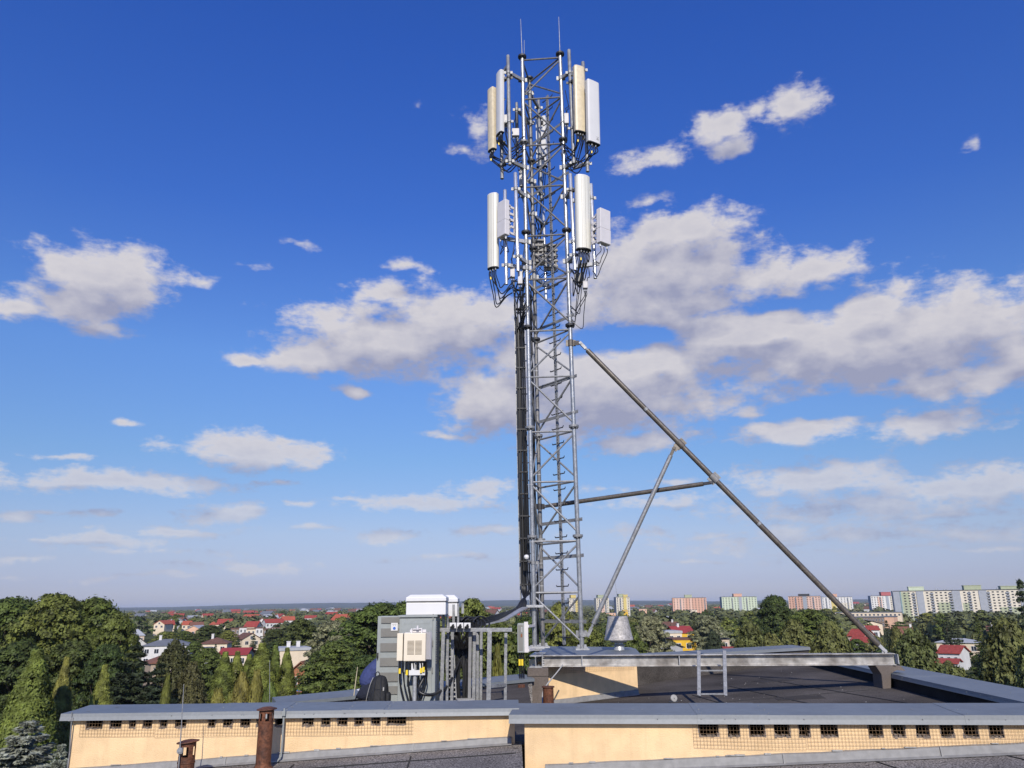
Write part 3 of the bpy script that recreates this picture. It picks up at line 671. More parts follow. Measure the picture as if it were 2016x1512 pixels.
# a collar plate low on the left leg
for z in (-.02, ZB + .02):
    b = MB(); b.obox(Lp(z) + Vector((0, -.03, 0)), (.16, 0, 0), (0, .1, 0), (0, 0, .02))
    for k in range(5): b.lathe(Lp(z) + Vector((-.12 + .06 * k, -.13, 0)), [(.008, 0), (.008, .008)], 6, (0, -1, 0))
    b.build('collar', GALVN, mast)
br = .018
faces = [(Lp, Rp, 0), (Bp, Rp, 1), (Lp, Bp, 0)]
for s in range(6):
    z1, z0 = LZ[s], LZ[s + 1]
    h = z1 - z0; tops = [z1 - .085, z1 - h * .5 - .02]; bots = [z1 - h * .5 + .06, z0 + .07]
    for fi, (P, Q, par) in enumerate(faces):
        for k in range(2):
            b = MB(); b.tube([P(tops[k]), Q(tops[k])], br, 8); b.build('horizontal_brace', BRACE if s < 3 else GALV, mast, smooth=True)
            zt, zb = tops[k] - .05, bots[k]
            if s == 5 and k == 1: zb = z0 + .1
            fl = (k + par + (s == 0 and 0)) % 2 == 0
            a, e = (Q(zt), P(zb)) if fl else (P(zt), Q(zb))
            b = MB(); b.tube([a, e], br, 8); b.build('diagonal_brace', BRACE if s < 3 else GALV, mast, smooth=True)
# flat bars clamped across to carry the climbing rail
def Mp(z): return Bp(z).lerp(Rp(z), .56)
rail = MB(); rz0, rz1 = ZB + .05, ZT - .75
A_, B_ = Mp(rz0), Mp(rz1); rd = (Rp(1) - Bp(1)).normalized(); rn = rd.cross(Z)
n = int((rz1 - rz0) / .055)
for sgn in (-1, 1): rail.bar(A_ + rd * sgn * .022, B_ + rd * sgn * .022, .012, .03, up=rn)
for i in range(n):
    z = rz0 + i * .055; p = Mp(z); rail.obox(p, rd * .012, rn * .012, Z * .011)
rl = rail.build('climbing_rail', GALV, mast)
k = 0; z = rz0 + .12
while z < rz1:
    p = Mp(z); b = MB(); rd2 = Vector((rd.x, rd.y, 0)).normalized()
    b.tube([p - rd2 * .16 + Z * .022, p - rd2 * .145, p, p + rd2 * .145, p + rd2 * .165 + Z * .035], [.008, .011, .011, .011, .008], 6); b.build('climbing_step', DARKST, rl, smooth=True)
    z += .285
for z in [LZ[5] + .28, LZ[4] + .26, LZ[3] + .18, LZ[5] - .34, LZ[3] - 1.02, LZ[2] - .9, LZ[1] - .8, LZ[1] + .4, -.28]:
    b = MB(); p, q = Bp(z), Rp(z); d = (q - p).normalized()
    b.bar(p - d * .05, q + d * .13, .006, .06, up=(0, 0, 1)); b.tube([q + d * .03 + Z * .0, q + d * .12], .008, 6)
    b._lathe(q, [(LR, -.02), (LR + .008, -.02), (LR + .008, .02), (LR, .02)], 14, Z); b.build('cross_bar', GALV, mast)
for i in range(14):
    z = random.uniform(ZB + .4, ZT - .3); P = random.choice((Lp, Rp, Bp)); b = MB()
    b._lathe(P(z), [(LR, -.008), (LR + .003, -.008), (LR + .003, .008), (LR, .008)], 14, Z); b.tube([P(z) + Vector((-LR, -.01, 0)), P(z) + Vector((-LR - .03, -.015, 0))], .004, 5); b.build('band_clamp', GALVN, mast)
for P, px, py in ((Lp, 1025, 37), (Rp, 1100, 33)):
    p = P(ZT + .02); e = at(px, py, p.y); b = MB(); b.tube([p, p.lerp(e, .5), e], [.008, .006, .004], 7); b.build('lightning_rod', GALV, mast, smooth=True)
e = Lp(ZT) + Vector((.05, 0, .42)); b = MB(); b.tube([Lp(ZT) + Vector((.045, 0, .02)), e], .006, 6); b.build('lightning_rod', GALVN, mast)

# ------------------------------------------------------------------ struts
def clamp_on(mb, p, ax, r, w=.07):
    ax = Vector(ax).normalized(); x = ax.cross(Vector((0, 1, 0))).normalized(); y = ax.cross(x)
    mb._lathe(p, [(r, -w / 2), (r + .012, -w / 2), (r + .012, w / 2), (r, w / 2)], 18, ax)
    for sg in (-1, 1):
        mb.obox(p + x * sg * (r + .03), x * .022, y * .008, ax * w * .5)
        for k in (-1, 1): mb.lathe(p + x * sg * (r + .034) - y * .016 + ax * w * .25 * k, [(.008, 0), (.008, .03)], 6, y)
def fork(mb, p, q, r, out=(0, 1, 0)):            # flat fork plates at the pinned end of a strut, pin at p
    d = (q - p).normalized(); o = Vector(out)
    for sg in (-1, 1): mb.obox(p + d * .05 + o * sg * .020, d * .085, d.cross(o).normalized() * .026, o * .005)
    mb.lathe(p - o * .035, [(.022, 0), (.022, .012), (.012, .014), (.012, .07)], 10, o)
    mb.tube([p + d * .12, p + d * .25], [.02, r * .8], 10)
MYs = 13.72
s0, s1 = at(1142, 675, 13.86), at(1741, 1281, 13.5)
t = thing('support_strut', 'longest strut, brown, sloping from the mast down to the beam end', 'strut', s1, 'mast support struts')
d = (s1 - s0).normalized(); b = MB(); b.tube([s0 + d * .2, s1 - d * .12], .047, 18); b.build('tube', STRUT, t, smooth=True)
for k, w in ((.24, .05), (.62, .05)):
    b = MB(); p = s0.lerp(s1, k); b._lathe(p, [(.047, -w / 2), (.0495, -w / 2), (.0495, w / 2), (.047, w / 2)], 18, d); b.build('weld_band', GALV, t)
b = MB(); fork(b, s0 + d * .02, s1, .045); b.build('fork', GALV, t)
zc = s0.z - EYE + .02; b = MB(); clamp_on(b, Rp(zc), Z, LR, .12); b.obox(Rp(zc).lerp(s0, .62), (s0 - Rp(zc)).normalized() * .05, (0, .007, 0), Z * .045); b.build('mast_clamp', STRUT, t)
b = MB(); fork(b, s1 - Z * .0, s0, .045); b.obox(s1 - Z * .045, (.04, 0, 0), (0, .01, 0), (0, 0, .06)); b.build('foot_lug', GALVN, t)
e0, e1 = at(1325, 887, 13.72), at(1158, 1250, 13.84)
t = thing('support_strut', 'thinner grey strut rising from the right mast leg to the brown strut', 'strut', e1, 'mast support struts')
dd = (e1 - e0).normalized(); b = MB(); b.tube([e0 + dd * .1, e1 - dd * .2], .038, 16); b.build('tube', GALV, t, smooth=True)
b = MB(); fork(b, e1, e0, .034); b.build('fork', GALV, t)
b = MB(); fork(b, e0 - dd * .04, e1, .034); b.build('fork', STRUT, t)
jp = s0 + d * ((e0 - s0).dot(d)); b = MB(); clamp_on(b, jp, d, .047, .14); b.obox(jp.lerp(e0, .6), d * .05, (0, .01, 0), (e0 - jp).normalized() * .05 if (e0 - jp).length > .01 else Z * .04); b.build('strut_clamp', STRUT, t)
b = MB(); zc = e1.z - EYE + .02; clamp_on(b, Rp(zc), Z, LR, .1); b.obox(Rp(zc).lerp(e1, .55), (.05, 0, 0), (0, .008, 0), Z * .04); b.build('mast_clamp', GALV, t)
h0, h1 = at(1396, 951, 13.66), at(1073, 997, 14.7)
t = thing('support_strut', 'nearly level dark strut from the rear mast leg to the brown strut', 'strut', h1, 'mast support struts')
dd = (h1 - h0).normalized(); b = MB(); b.tube([h0 + dd * .1, h1 - dd * .12], .04, 16); b.build('tube', STRUT, t, smooth=True)
jp = s0 + d * ((h0 - s0).dot(d)); b = MB(); clamp_on(b, jp, d, .047, .15); b.build('strut_clamp', FLASH, t)
b = MB(); fork(b, h0 - dd * .03, h1, .036); b.build('fork', DARKST, t)
b = MB(); fork(b, h1, h0, .036); zc = h1.z - EYE; clamp_on(b, Bp(zc), Z, LR, .1); b.build('mast_clamp', DARKST, t)

# ------------------------------------------------------------------ antennas and radios
def yawframe(n):
    n = Vector((n[0], n[1], 0)).normalized(); return n, Vector((-n.y, n.x, 0))
def jumpers(parent, start, w, side, ends, n, drop, r=.011, seed=0, tagc=None):
    rg = random.Random(seed)
    for i in range(n):
        p = start + side * ((i + .5) / n - .5) * w; e = Vector(ends) + Vector((rg.uniform(-.06, .06), rg.uniform(-.06, .06), rg.uniform(-.2, .25)))
        dz = drop * rg.uniform(.7, 1.25); mid = p.lerp(e, .45); mid.z = min(p.z, e.z) - dz; mid += Vector((rg.uniform(-.08, .08), rg.uniform(-.06, .06), 0))
        b = MB(); b.tube(curve([p, p - Z * .1, p.lerp(mid, .55) - Z * dz * .25, mid, mid.lerp(e, .6) + Z * dz * .1, e], 5), r, 6); b.build('jumper_cable', BLACKC, parent, smooth=True)
        if tagc and i == tagc:
            b = MB(); q = p - Z * .14; b.obox(q, (.012, 0, 0), (0, .012, 0), (0, 0, .025)); b.build('cable_tag', YELLOW, parent)
def panel(label, x0, y0, x1, y1, Y, Wd, Dp, nrm, m, pole, ncab=6, bands=(), group='panel antennas on the mast', cend=None, seed=1, drop=.25, shape=.4):
    T, B = at(x0, y0, Y), at(x1, y1, Y); n, s = yawframe(nrm)
    t = thing('panel_antenna', label, 'antenna', B, group); H = (T - B).length; ax = (T - B).normalized()
    poly = []
    k = 12
    for i in range(k + 1):                                # bowed front, rounded shoulders, flat back
        a = -1 + 2 * i / k; poly.append((a * Wd / 2, Dp * (.5 - shape * .38 * a * a) - (.10 * Dp if abs(a) == 1 else 0)))
    poly += [(Wd / 2 * .98, -Dp * .38), (Wd / 2 * .9, -Dp / 2), (-Wd / 2 * .9, -Dp / 2), (-Wd / 2 * .98, -Dp * .38)]
    b = MB(); b.prism(poly, B + ax * .02, T - ax * .02, s, n); b.build('radome', m, t, smooth=True)
    b = MB(); inner = [(u * .985, v * .985) for u, v in poly]
    b.prism([(u * 1.012, v * 1.012) for u, v in poly], T - ax * .02, T - ax * .004, s, n); b.prism(inner, T - ax * .004, T + ax * .004, s, n); b.build('top_cap', m if m is not IVORY else WHITE, t)
    b = MB(); b.prism([(u * 1.01, v * 1.01) for u, v in poly], B, B + ax * .02, s, n); b.prism([(u * .9, v * .9) for u, v in poly], B - ax * .004, B, s, n); b.build('bottom_cap', BLACKP, t)
    if shape < .3:                                        # printed rating mark near the bottom of the broad white panel
        b = MB()
        for k, dz in enumerate((.09, .105, .12, .15)): b.obox(B + ax * dz + s * (Wd * .22 + .004 * (k % 2)) + n * (Dp * (.5 - shape * .38 * .2) + .001), s * (.03 - .006 * (k % 3)), n * .001, ax * .003)
        b.build('rating_mark', FLASH, t)
    for a in bands:
        b = MB(); b.bar(B + ax * .022 + s * (Wd / 2 * a) + n * (Dp * (.5 - shape * .38 * a * a) + .0006), T - ax * .022 + s * (Wd / 2 * a) + n * (Dp * (.5 - shape * .38 * a * a) + .0006), .004, .002, up=n); b.build('radome_groove', FLASH, t)
    for i in range(ncab):
        b = MB(); c = B + s * ((i + .5) / ncab - .5) * Wd * .8 + n * Dp * (.12 if i % 2 else -.14)
        b.lathe(c - ax * .05, [(.012, 0), (.014, .012), (.014, .03), (.010, .032), (.010, .05)], 8, ax); b.build('connector', GALVN, t)
    if pole is not None:
        for f in (.16, .86):
            c = B.lerp(T, f) - n * Dp / 2; q = Vector((pole[0], pole[1], c.z)); b = MB()
            b.bar(c + s * .03, q + s * .03, .012, .05); b.bar(c - s * .03, q - s * .03, .012, .05); b.obox(c - n * .006, s * .07, n * .006, Z * .05); clamp_on(b, q, Z, .035, .05); b.build('tilt_bracket', GALV if f < .5 else DARKST, t)
    ce = cend if cend is not None else (Lp(B.z - EYE - .2) if B.x < .7 else Rp(B.z - EYE - .2))
    jumpers(t, B - ax * .05, Wd * .8, s, ce, ncab, drop, seed=seed, tagc=1)
    return t
def pole(label, x0, y0, x1, y1, Y, arms=(), r=.036, m=GALV, leg=None):
    T, B = at(x0, y0, Y), at(x1, y1, Y); t = thing('mounting_pole', label, 'mounting pole', B, 'antenna mounting poles')
    b = MB(); ax = (T - B).normalized(); b.tube([B, T - ax * .012, T], [r, r, r * .8], 14); b.build('pole', m, t, smooth=True)
    for z, P in arms:
        q = B + ax * ((EYE + z - B.z) / ax.z); e = P(z) if callable(P) else P
        b = MB(); b.bar(q, e, .05, .07); b.build('arm', GALV if m is GALV else GALVN, t)
        b = MB(); clamp_on(b, q, Z, r, .06); b.build('clamp', GALV, t)
        if callable(P): b = MB(); clamp_on(b, e, Z, LR, .09); b.build('clamp', GALV, t)
    return Vector(((T.x + B.x) / 2, (T.y + B.y) / 2, 0))
def zz_(x, y, Y): return at(x, y, Y).z - EYE
# upper ring
P1 = pole('upper left pole nearest the left mast leg', 1000, 109, 1004, 325, 13.75, [(zz_(1000, 143, 13.75), Lp), (zz_(1003, 317, 13.75), Lp)])
P2 = pole('upper left pole between the white and the cream panel', 985, 141, 988.5, 352, 14.1, [(zz_(985, 150, 14.1), Vector((P1.x, 13.75, EYE + zz_(985, 150, 14.1)))), (zz_(988, 325, 14.1), Vector((P1.x, 13.75, EYE + zz_(988, 325, 14.1))))])
P3 = pole('upper right pole nearest the right mast leg', 1120, 98, 1129.5, 317, 13.75, [(zz_(1120, 143, 13.75), Rp), (zz_(1128, 320, 13.75), Rp)])
P4 = pole('upper right pole behind the beige panel', 1147.5, 122, 1157, 338, 13.6, [(zz_(1147, 138, 13.6), Vector((P3.x, 13.75, EYE + zz_(1147, 138, 13.6)))), (zz_(1156, 322, 13.6), Vector((P3.x, 13.75, EYE + zz_(1156, 322, 13.6))))])
P5 = pole('upper rear pole seen through the mast bracing', 1060, 196, 1066, 395, 15.25, [(zz_(1061, 212, 15.25), Bp), (zz_(1065, 382, 15.25), Bp)])
P6 = pole('short dark-sleeved pole left of the left mast leg', 1017, 202, 1019, 300, 14.25, [(zz_(1017, 216, 14.25), Bp)], .028)
b = MB(); b.tube([at(1017, 222, 14.2), at(1018, 262, 14.2)], .036, 12)
tag(b.build('cable_sleeve', mat('blue_black_sleeve', (.02, .03, .06), .5), smooth=True, origin=at(1018, 262, 14.2)), 'dark blue sleeve on the short pole left of the mast', 'sleeve')
panel('weathered cream panel antenna at far upper left', 967.5, 176, 968.5, 297, 14.05, .20, .11, (-.8, -.6), CREAM, P2, 5, seed=3)
panel('white panel antenna at upper left, tall and seen nearly edge on', 984, 143, 984, 265, 13.85, .22, .10, (-.88, -.47), WHITE, P1, 6, seed=4)
panel('beige rain-streaked panel antenna at upper right', 1139, 133, 1142, 262, 13.55, .235, .13, (.42, -.9), CREAM, P3, 7, seed=5, drop=.3)
panel('white panel antenna at upper far right', 1165.5, 162, 1168, 284, 13.45, .29, .11, (.55, -.84), WHITE, P4, 5, seed=6, drop=.22, shape=.15)
panel('rear-facing white panel antenna behind the upper bracing', 1065, 232, 1067, 330, 15.5, .24, .12, (.3, .95), WHITE, P5, 5, seed=7, cend=Bp(7.6))
# lower ring
G2 = POLEB
P7 = pole('lower left pole behind the white radio', 994, 374, 997, 560, 13.85, [(zz_(996, 470, 13.85), Lp), (zz_(996, 522, 13.85), Lp)], .033, G2)
P8 = pole('lower left pole close to the left mast leg', 1014.5, 340, 1020, 534, 13.72, [(zz_(1015, 372, 13.72), Lp), (zz_(1018, 505, 13.72), Lp)], .036, G2)
P9 = pole('lower right pole close to the right mast leg', 1122.5, 342, 1132, 532, 13.65, [(zz_(1124, 373, 13.65), Rp), (zz_(1129, 502, 13.65), Rp)], .036, G2)
P10 = pole('lower right pole behind the white radio', 1163.5, 362, 1172, 548, 13.55, [(zz_(1167, 390, 13.55), Vector((P9.x, 13.65, EYE + zz_(1167, 390, 13.55)))), (zz_(1170, 520, 13.55), Vector((P9.x, 13.65, EYE + zz_(1170, 520, 13.55))))], .034, G2)
P11 = pole('lower rear pole standing bright inside the bracing', 1070, 416, 1075, 590, 15.15, [(zz_(1072, 440, 15.15), Bp), (zz_(1074, 562, 15.15), Bp)], .034, G2)
panel('slim ivory panel antenna at far lower left', 969.5, 383, 970, 529, 13.95, .23, .13, (-.55, -.84), IVORY, None, 6, (-.45, .1, .5), seed=8, cend=at(1012, 560, 13.9), drop=.28, shape=.8)
panel('wide ivory panel antenna at lower right, largest on the mast', 1147, 348, 1150, 493, 13.5, .30, .17, (.42, -.9), IVORY, P9, 8, (-.5, 0, .5), seed=9, cend=at(1128, 540, 13.9), drop=.35, shape=.8)
def radio(label, x0, y0, x1, y1, Y, Wd, Dp, nrm, side, pole_, seed):
    T, B = at(x0, y0, Y), at(x1, y1, Y); n, s = yawframe(nrm); t = thing('radio_unit', label, 'radio unit', B, 'white radio units beside the antennas'); H = (T - B).length; ax = (T - B).normalized()
    b = MB(); b.obox(B + ax * H * .71, s * Wd / 2, n * Dp * .42, ax * H * .29); b.build('upper_casing', PINKW, t, bevel=.012)
    b = MB(); b.obox(B + ax * H * .21, s * Wd / 2 * 1.01, n * Dp * .46, ax * H * .21); b.build('lower_casing', PINKW, t, bevel=.012)
    b = MB()
    for i in range(7): b.obox(B + ax * H * (.1 + .13 * i) - n * Dp * .52, s * Wd / 2 * .9, n * .035, ax * .006)
    b.build('cooling_fins', PINKW, t)
    b = MB(); e = -1 if side < 0 else 1                    # perforated mounting cheek behind
    c = B + ax * H * .5 - n * (Dp * .5 + .09) + s * side * Wd * .28
    for z in (-.38, -.19, 0, .17, .36): b.obox(c + ax * H * z, s * .012, n * .085, ax * .022)
    for q in (-1, 1): b.obox(c + n * .07 * q, s * .012, n * .016, ax * H * .39)
    b.build('mounting_bracket', PINKW, t)
    b = MB(); clamp_on(b, Vector((pole_.x, pole_.y, c.z + .15)), Z, .036, .06); clamp_on(b, Vector((pole_.x, pole_.y, c.z - .15)), Z, .036, .06); b.bar(c, Vector((pole_.x, pole_.y, c.z)), .05); b.build('clamp', GALVN, t)
    for k in (-.7, .6):
        b = MB(); b.tube([B + s * Wd / 2 * k, B + s * Wd / 2 * k - Z * .07], .016, 8); b.build('connector', WHITE, t)
    jumpers(t, B - Z * .06, Wd * .9, s, Vector((pole_.x, pole_.y, B.z - .3)), 3, .12, .008, seed)
    return t
radio('white radio unit at lower left between ivory panel and mast', 991, 397, 991, 466, 13.72, .24, .13, (-.75, -.66), 1, P7, 11)
radio('white radio unit hanging at far lower right', 1188, 414, 1188.5, 481, 13.3, .27, .13, (.62, -.78), -1, P10, 12)
for (px, py, sg) in ((1058, 495, -1), (1084, 505, 1)):
    p = at(px, py, 15.05); t = thing('radio_unit', 'rear radio unit %s the bright pole inside the bracing' % ('left of' if sg < 0 else 'right of'), 'radio unit', p, 'white radio units beside the antennas')
    b = MB(); b.obox(p + Vector((0, .1, 0)), (.13, 0, 0), (0, .07, 0), (0, 0, .26)); b.build('casing', PINKW, t, bevel=.01)
    b = MB()
    for z in (-.22, -.1, .02, .14, .25): b.obox(p + Z * z, (.15, 0, 0), (0, .03, 0), (0, 0, .022))
    for x in (-.1, .02, .11): b.obox(p + Vector((x, .012, 0)), (.012, 0, 0), (0, .025, 0), (0, 0, .25))
    b.build('heat_sink', FLASH, t)
    jumpers(t, p - Z * .26, .2, Vector((1, 0, 0)), Bp(p.z - EYE - .5), 3, .1, .008, 20 + sg)
AMPM = mat('grey_white_casing', (.50, .48, .48), .5, 0, .1, 6)
# small amplifier boxes hung among the cables
for i, (px, py, Y, w, h, lb) in enumerate(((1027, 352, 14.3, .07, .45, 'narrow white amplifier box high beside the left leg'), (1009, 535, 13.95, .06, .3, 'slim white amplifier box below the lower left radio'), (1024, 548, 13.85, .06, .3, 'slim white amplifier box against the left leg below the antennas'),
        (1140, 548, 13.75, .12, .22, 'grey amplifier box hanging under the wide ivory panel'), (1152, 562, 13.7, .06, .16, 'white amplifier box lowest under the wide ivory panel'), (996, 238, 13.9, .06, .28, 'slim white amplifier box on the upper left pole'), (1015, 262, 14.0, .10, .2, 'square white amplifier box left of the left leg'), (1115, 235, 13.8, .06, .28, 'slim white amplifier box on the upper right pole'))):
    w *= .75; h *= .85; p = at(px, py, Y); t = thing('amplifier_box', lb, 'amplifier', p, 'small amplifier boxes on the mast')
    b = MB(); b.obox(p, (w, 0, 0), (0, .05, 0), (0, 0, h / 2)); b.build('casing', AMPM if i != 3 else FLASH, t, bevel=.008)
    b = MB()
    for k in (-.5, .5): b.tube([p + Vector((w * k, 0, -h / 2)), p + Vector((w * k, 0, -h / 2 - .05))], .013, 8)
    b.build('connector', GALVN, t)
    jumpers(t, p - Z * (h / 2 + .04), w * 1.2, Vector((1, 0, 0)), (Lp if p.x < .7 else Rp)(p.z - EYE - .5), 3, .2, .008, 40 + i)
    jumpers(t, p + Z * (h / 2), w * 1.2, Vector((1, 0, 0)), p + Z * (h / 2 + .35) + Vector((.05, 0, 0)), 2, -.15, .008, 60 + i)
# white dome sensor on the left leg
p = at(1036.5, 1097, 13.85); t = thing('sensor_dome', 'small white ball sensor on a bracket beside the cable bundle', 'sensor', p)
b = MB(); b._lathe(p, [(.001, .045), (.022, .041), (.038, .028), (.045, .008), (.045, -.004), (.03, -.03), (.001, -.036)], 18, Z); b.build('dome', WHITE, t, smooth=True)
b = MB(); e = Lp(zz_(1048, 1108, 14)); b.bar(p - Z * .035, e, .018, .03); clamp_on(b, e, Z, LR, .05); b.build('bracket', GALV, t)

# ------------------------------------------------------------------ feeder cables
ladder = thing('cable_ladder', 'vertical cable tray behind the left mast leg carrying black feeders', 'cable tray', Lp(-.5))
b = MB()
for dx in (-.20, -.03): b.bar(V2(Lp(0).x + dx - .02, 14.36, -.2), V2(Lp(6).x + dx - .05, 14.36, 6.4), .03, .012)
for k in range(20): z = -.1 + k * .33; b.bar(V2(Lp(z).x - .23, 14.36, z), V2(Lp(z).x - .03, 14.36, z), .02)
b.build('tray', GALV, ladder)
for k in range(16):
    z = -.05 + k * .4; b = MB(); b.obox(V2(Lp(z).x - .135 - .003 * z, 14.27, z), (.095, 0, 0), (0, .035, 0), (0, 0, .012)); b.build('cable_clamp', BLACKP, ladder)
NC = 11
dest = [(905, 1232, 11.6), (925, 1229, 11.6), (890, 1222, 11.5), (915, 1238, 11.7), (935, 1236, 11.8)]
for i in range(NC):
    dx = -.205 + .0145 * i + RNG.normal() * .003; yy = 14.28 + .03 * (i % 3) - .03; rr = .0115 if i % 3 else .014
    zt = 6.0 - .16 * ((i * 5) % 7)
    top = [(Lp(zt + .2) if i % 2 else Vector((Lp(zt).x - .05, 14.1, EYE + zt + .3)))]
    pts = top + [V2(Lp(z).x + dx - .03 * z / 8 + .006 * math.sin(z * 1.7 + i * 1.9), yy + .012 * math.sin(z * 2.1 + i), z) for z in (zt - .1, 5.2, 4.2, 3.1, 2.0, 1.0, .5)]
    dq = dest[i % 5]; e = at(dq[0] + (i // 5) * 6, dq[1], dq[2]); k = i / NC
    p0 = pts[-1]
    pts += [V2(p0.x - EYE * 0 + .005, yy - .05, .22), at(1036 - 3 * i * .3, 1180 + 8 * (1 - k), 13.9), at(1022 - 1.5 * i * .5, 1197 + 7 * (1 - k), 13.5), at(985, 1207 + 14 * (1 - k), 12.7), at(945, 1219 + 12 * (1 - k), 12.0), e]
    b = MB(); b.tube(curve(pts, 6), rr, 7)
    tag(b.build('feeder_cable', BLACKC, smooth=True, origin=e), 'black feeder cable in the bundle curving from the mast to the cabinets', 'cable', 'feeder cables running down the mast')
for i in range(4):
    pts = [V2(Bp(z).x - .07 - .02 * i + .01 * math.sin(z * 2 + i), 14.62 - .02 * i, z) for z in (6.3 - .3 * i, 5, 3.6, 2.2, 1.0, .2, -.5, -.8)]
    b = MB(); b.tube(curve(pts, 5), .012, 6)
    tag(b.build('feeder_cable', BLACKC, smooth=True, origin=pts[-1]), 'black feeder cable strapped along the rear mast leg', 'cable', 'cables along the rear leg')
b = MB(); b.tube(curve([Lp(5.9) + Vector((.04, .1, 0)), Lp(5.6) + Vector((.12, .05, 0)), Lp(5.25) + Vector((.14, .1, 0)), Lp(4.95) + Vector((.05, .1, 0)), Lp(5.3) + Vector((.03, .12, 0)), Lp(5.7) + Vector((.1, .12, 0))], 8), .01, 7)
tag(b.build('coiled_cable', BLACKC, smooth=True, origin=Lp(5)), 'spare loop of black cable hanging inside the mast below the antennas', 'cable')
# ------------------------------------------------------------------ service ladder and cowl
la, lb = at(1376, 1370, 12.9), at(1428, 1370, 12.9); lt, lu = at(1375.5, 1282, 13.35), at(1426, 1281, 13.35)
t = thing('short_ladder', 'short steel ladder hooked over the middle of the long beam', 'ladder', la)
for p, q in ((la, lt), (lb, lu)): b = MB(); b.bar(p, q, .055, .025, up=(0, 1, 0)); b.build('stile', GALV, t, bevel=.002)
for k in (.04, .55): b = MB(); b.bar(la.lerp(lt, k), lb.lerp(lu, k), .02, .02); b.build('rung', GALV, t)
p = at(1219, 1278, 16.2); q = at(1218, 1213.5, 16.2); sc = (q.z - p.z); t = thing('chimney_cowl', 'bell-shaped dull metal chimney cowl beyond the mast', 'chimney cowl', p)
rb, rt = .285, .19
b = MB(); zb = at(1218, 1260, 16.2).z - p.z; b._lathe(p, [(rb - .01, zb), (rb, zb + .005), (rb - .004, zb + .05), (rb - .012, zb + .055), (rt + .01, sc - .03), (rt + .012, sc - .012), (rt, sc), (rt - .03, sc - .004), (rt - .03, sc - .05), (rb - .03, zb + .01)], 28, Z); b.build('bell', ALU, t, smooth=True)
b = MB(); b.lathe(p, [(.11, -.3), (.10, .05), (.085, .07), (.085, zb * .7), (.15, zb * .8), (.2, zb + .02)], 20); b.build('neck', GALVN, t, smooth=True)
b = MB(); b._lathe(p, [(.09, .06), (.13, .075), (.13, .085), (.09, .09)], 18, Z); b.build('collar', GALV, t)
rod('fine bent wire rising from the bell-shaped cowl past the grey strut', [at(1219, 1214, 16.2), at(1217, 1190, 16.2), at(1211, 1146, 16.2)], .004)
# ------------------------------------------------------------------ cabinets and cable frame on the left deck
cz = E(-1.26)
f0, f1 = at(784, 1300, 10.7), at(857, 1300, 10.7); ztop = at(820, 1211, 10.7).z
t = thing('equipment_cabinet', 'tall grey steel cabinet with a plain door behind the cream radio', 'cabinet', ((f0.x + f1.x) / 2, 11, cz), 'grey equipment cabinets')
b = MB(); b.box(f0.x, f1.x, 10.71, 11.3, cz, ztop - .03); b.build('body', GREYC, t, bevel=.006)
b = MB(); b.box(f0.x - .015, f1.x + .02, 10.685, 11.32, ztop - .028, ztop); b.build('roof', GREYC, t, bevel=.005)
b = MB(); b.box(f0.x + .03, f1.x - .045, 10.69, 10.709, cz + .05, ztop - .06)
b.box(f0.x + .06, f1.x - .08, 10.687, 10.6895, ztop - .11, ztop - .075); door = b.build('door', GREYC, t, bevel=.003)
b = MB()
for k in range(4): b.box(f1.x - .042, f1.x - .03, 10.688, 10.70, cz + .1 + .33 * k, cz + .17 + .33 * k)
b.build('hinge', GREYD, door)
b = MB()
for k in range(18): b.obox((f1.x + .004, 11.0, cz + .55 + .03 * k), (.004, 0, 0), (0, .24, 0), (0, 0, .008))
b.build('side_louvre', GREYD, t)
g0, g1 = at(741, 1300, 10.95), at(785, 1300, 10.95); zt2 = at(760, 1213, 10.95).z
t = thing('equipment_cabinet', 'narrow grey cabinet with six louvre panels, beside the black backpack', 'cabinet', ((g0.x + g1.x) / 2, 11.1, cz), 'grey equipment cabinets')
b = MB(); b.box(g0.x, g1.x, 10.95, 11.28, cz, zt2); b.build('body', GREYC, t, bevel=.006)
for y0, y1 in ((1215, 1227), (1237, 1254), (1266, 1283), (1295, 1312), (1324, 1342), (1351, 1367)):
    za, zb_ = at(765, y1, 10.94).z, at(765, y0, 10.94).z; xa, xb = at(748, 1300, 10.94).x, g1.x + .01
    b = MB(); b.box(xa, xb, 10.935, 10.949, za, zb_)
    n = int((xb - xa) / .009)
    for i in range(n): b.box(xa + .004 + i * .009, xa + .0085 + i * .009, 10.931, 10.936, za + .004, zb_ - .004)
    b.build('louvre', GREYD, t)
b = MB(); p = at(743.5, 1290, 10.94); b.obox(p, (.009, 0, 0), (0, .012, 0), (0, 0, .03)); b.tube([p + Vector((0, -.015, .02)), p + Vector((.004, -.03, -.01)), p + Vector((0, -.02, -.045))], .006, 6); b.build('handle', BLACKP, t)
sp = at(776.5, 1234, 10.925); b = MB(); b.mi(0).obox(sp, (.045, 0, 0), (0, .002, 0), (0, 0, .05)); b.mi(1)._lathe(sp + Vector((0, -.0025, -.02)), [(.001, .001), (.019, .001), (.019, 0)], 20, Vector((0, -1, 0)))
b.mi(2)
for dx, dz in ((-.022, .03), (-.008, .033), (.006, .031), (.02, .034), (-.015, .018), (.012, .02)): b.obox(sp + Vector((dx, -.0026, dz)), (.004, 0, 0), (0, .0008, 0), (0, 0, .0035))
b.build('notice', [WHITE, BLUEP, FLASH], t)
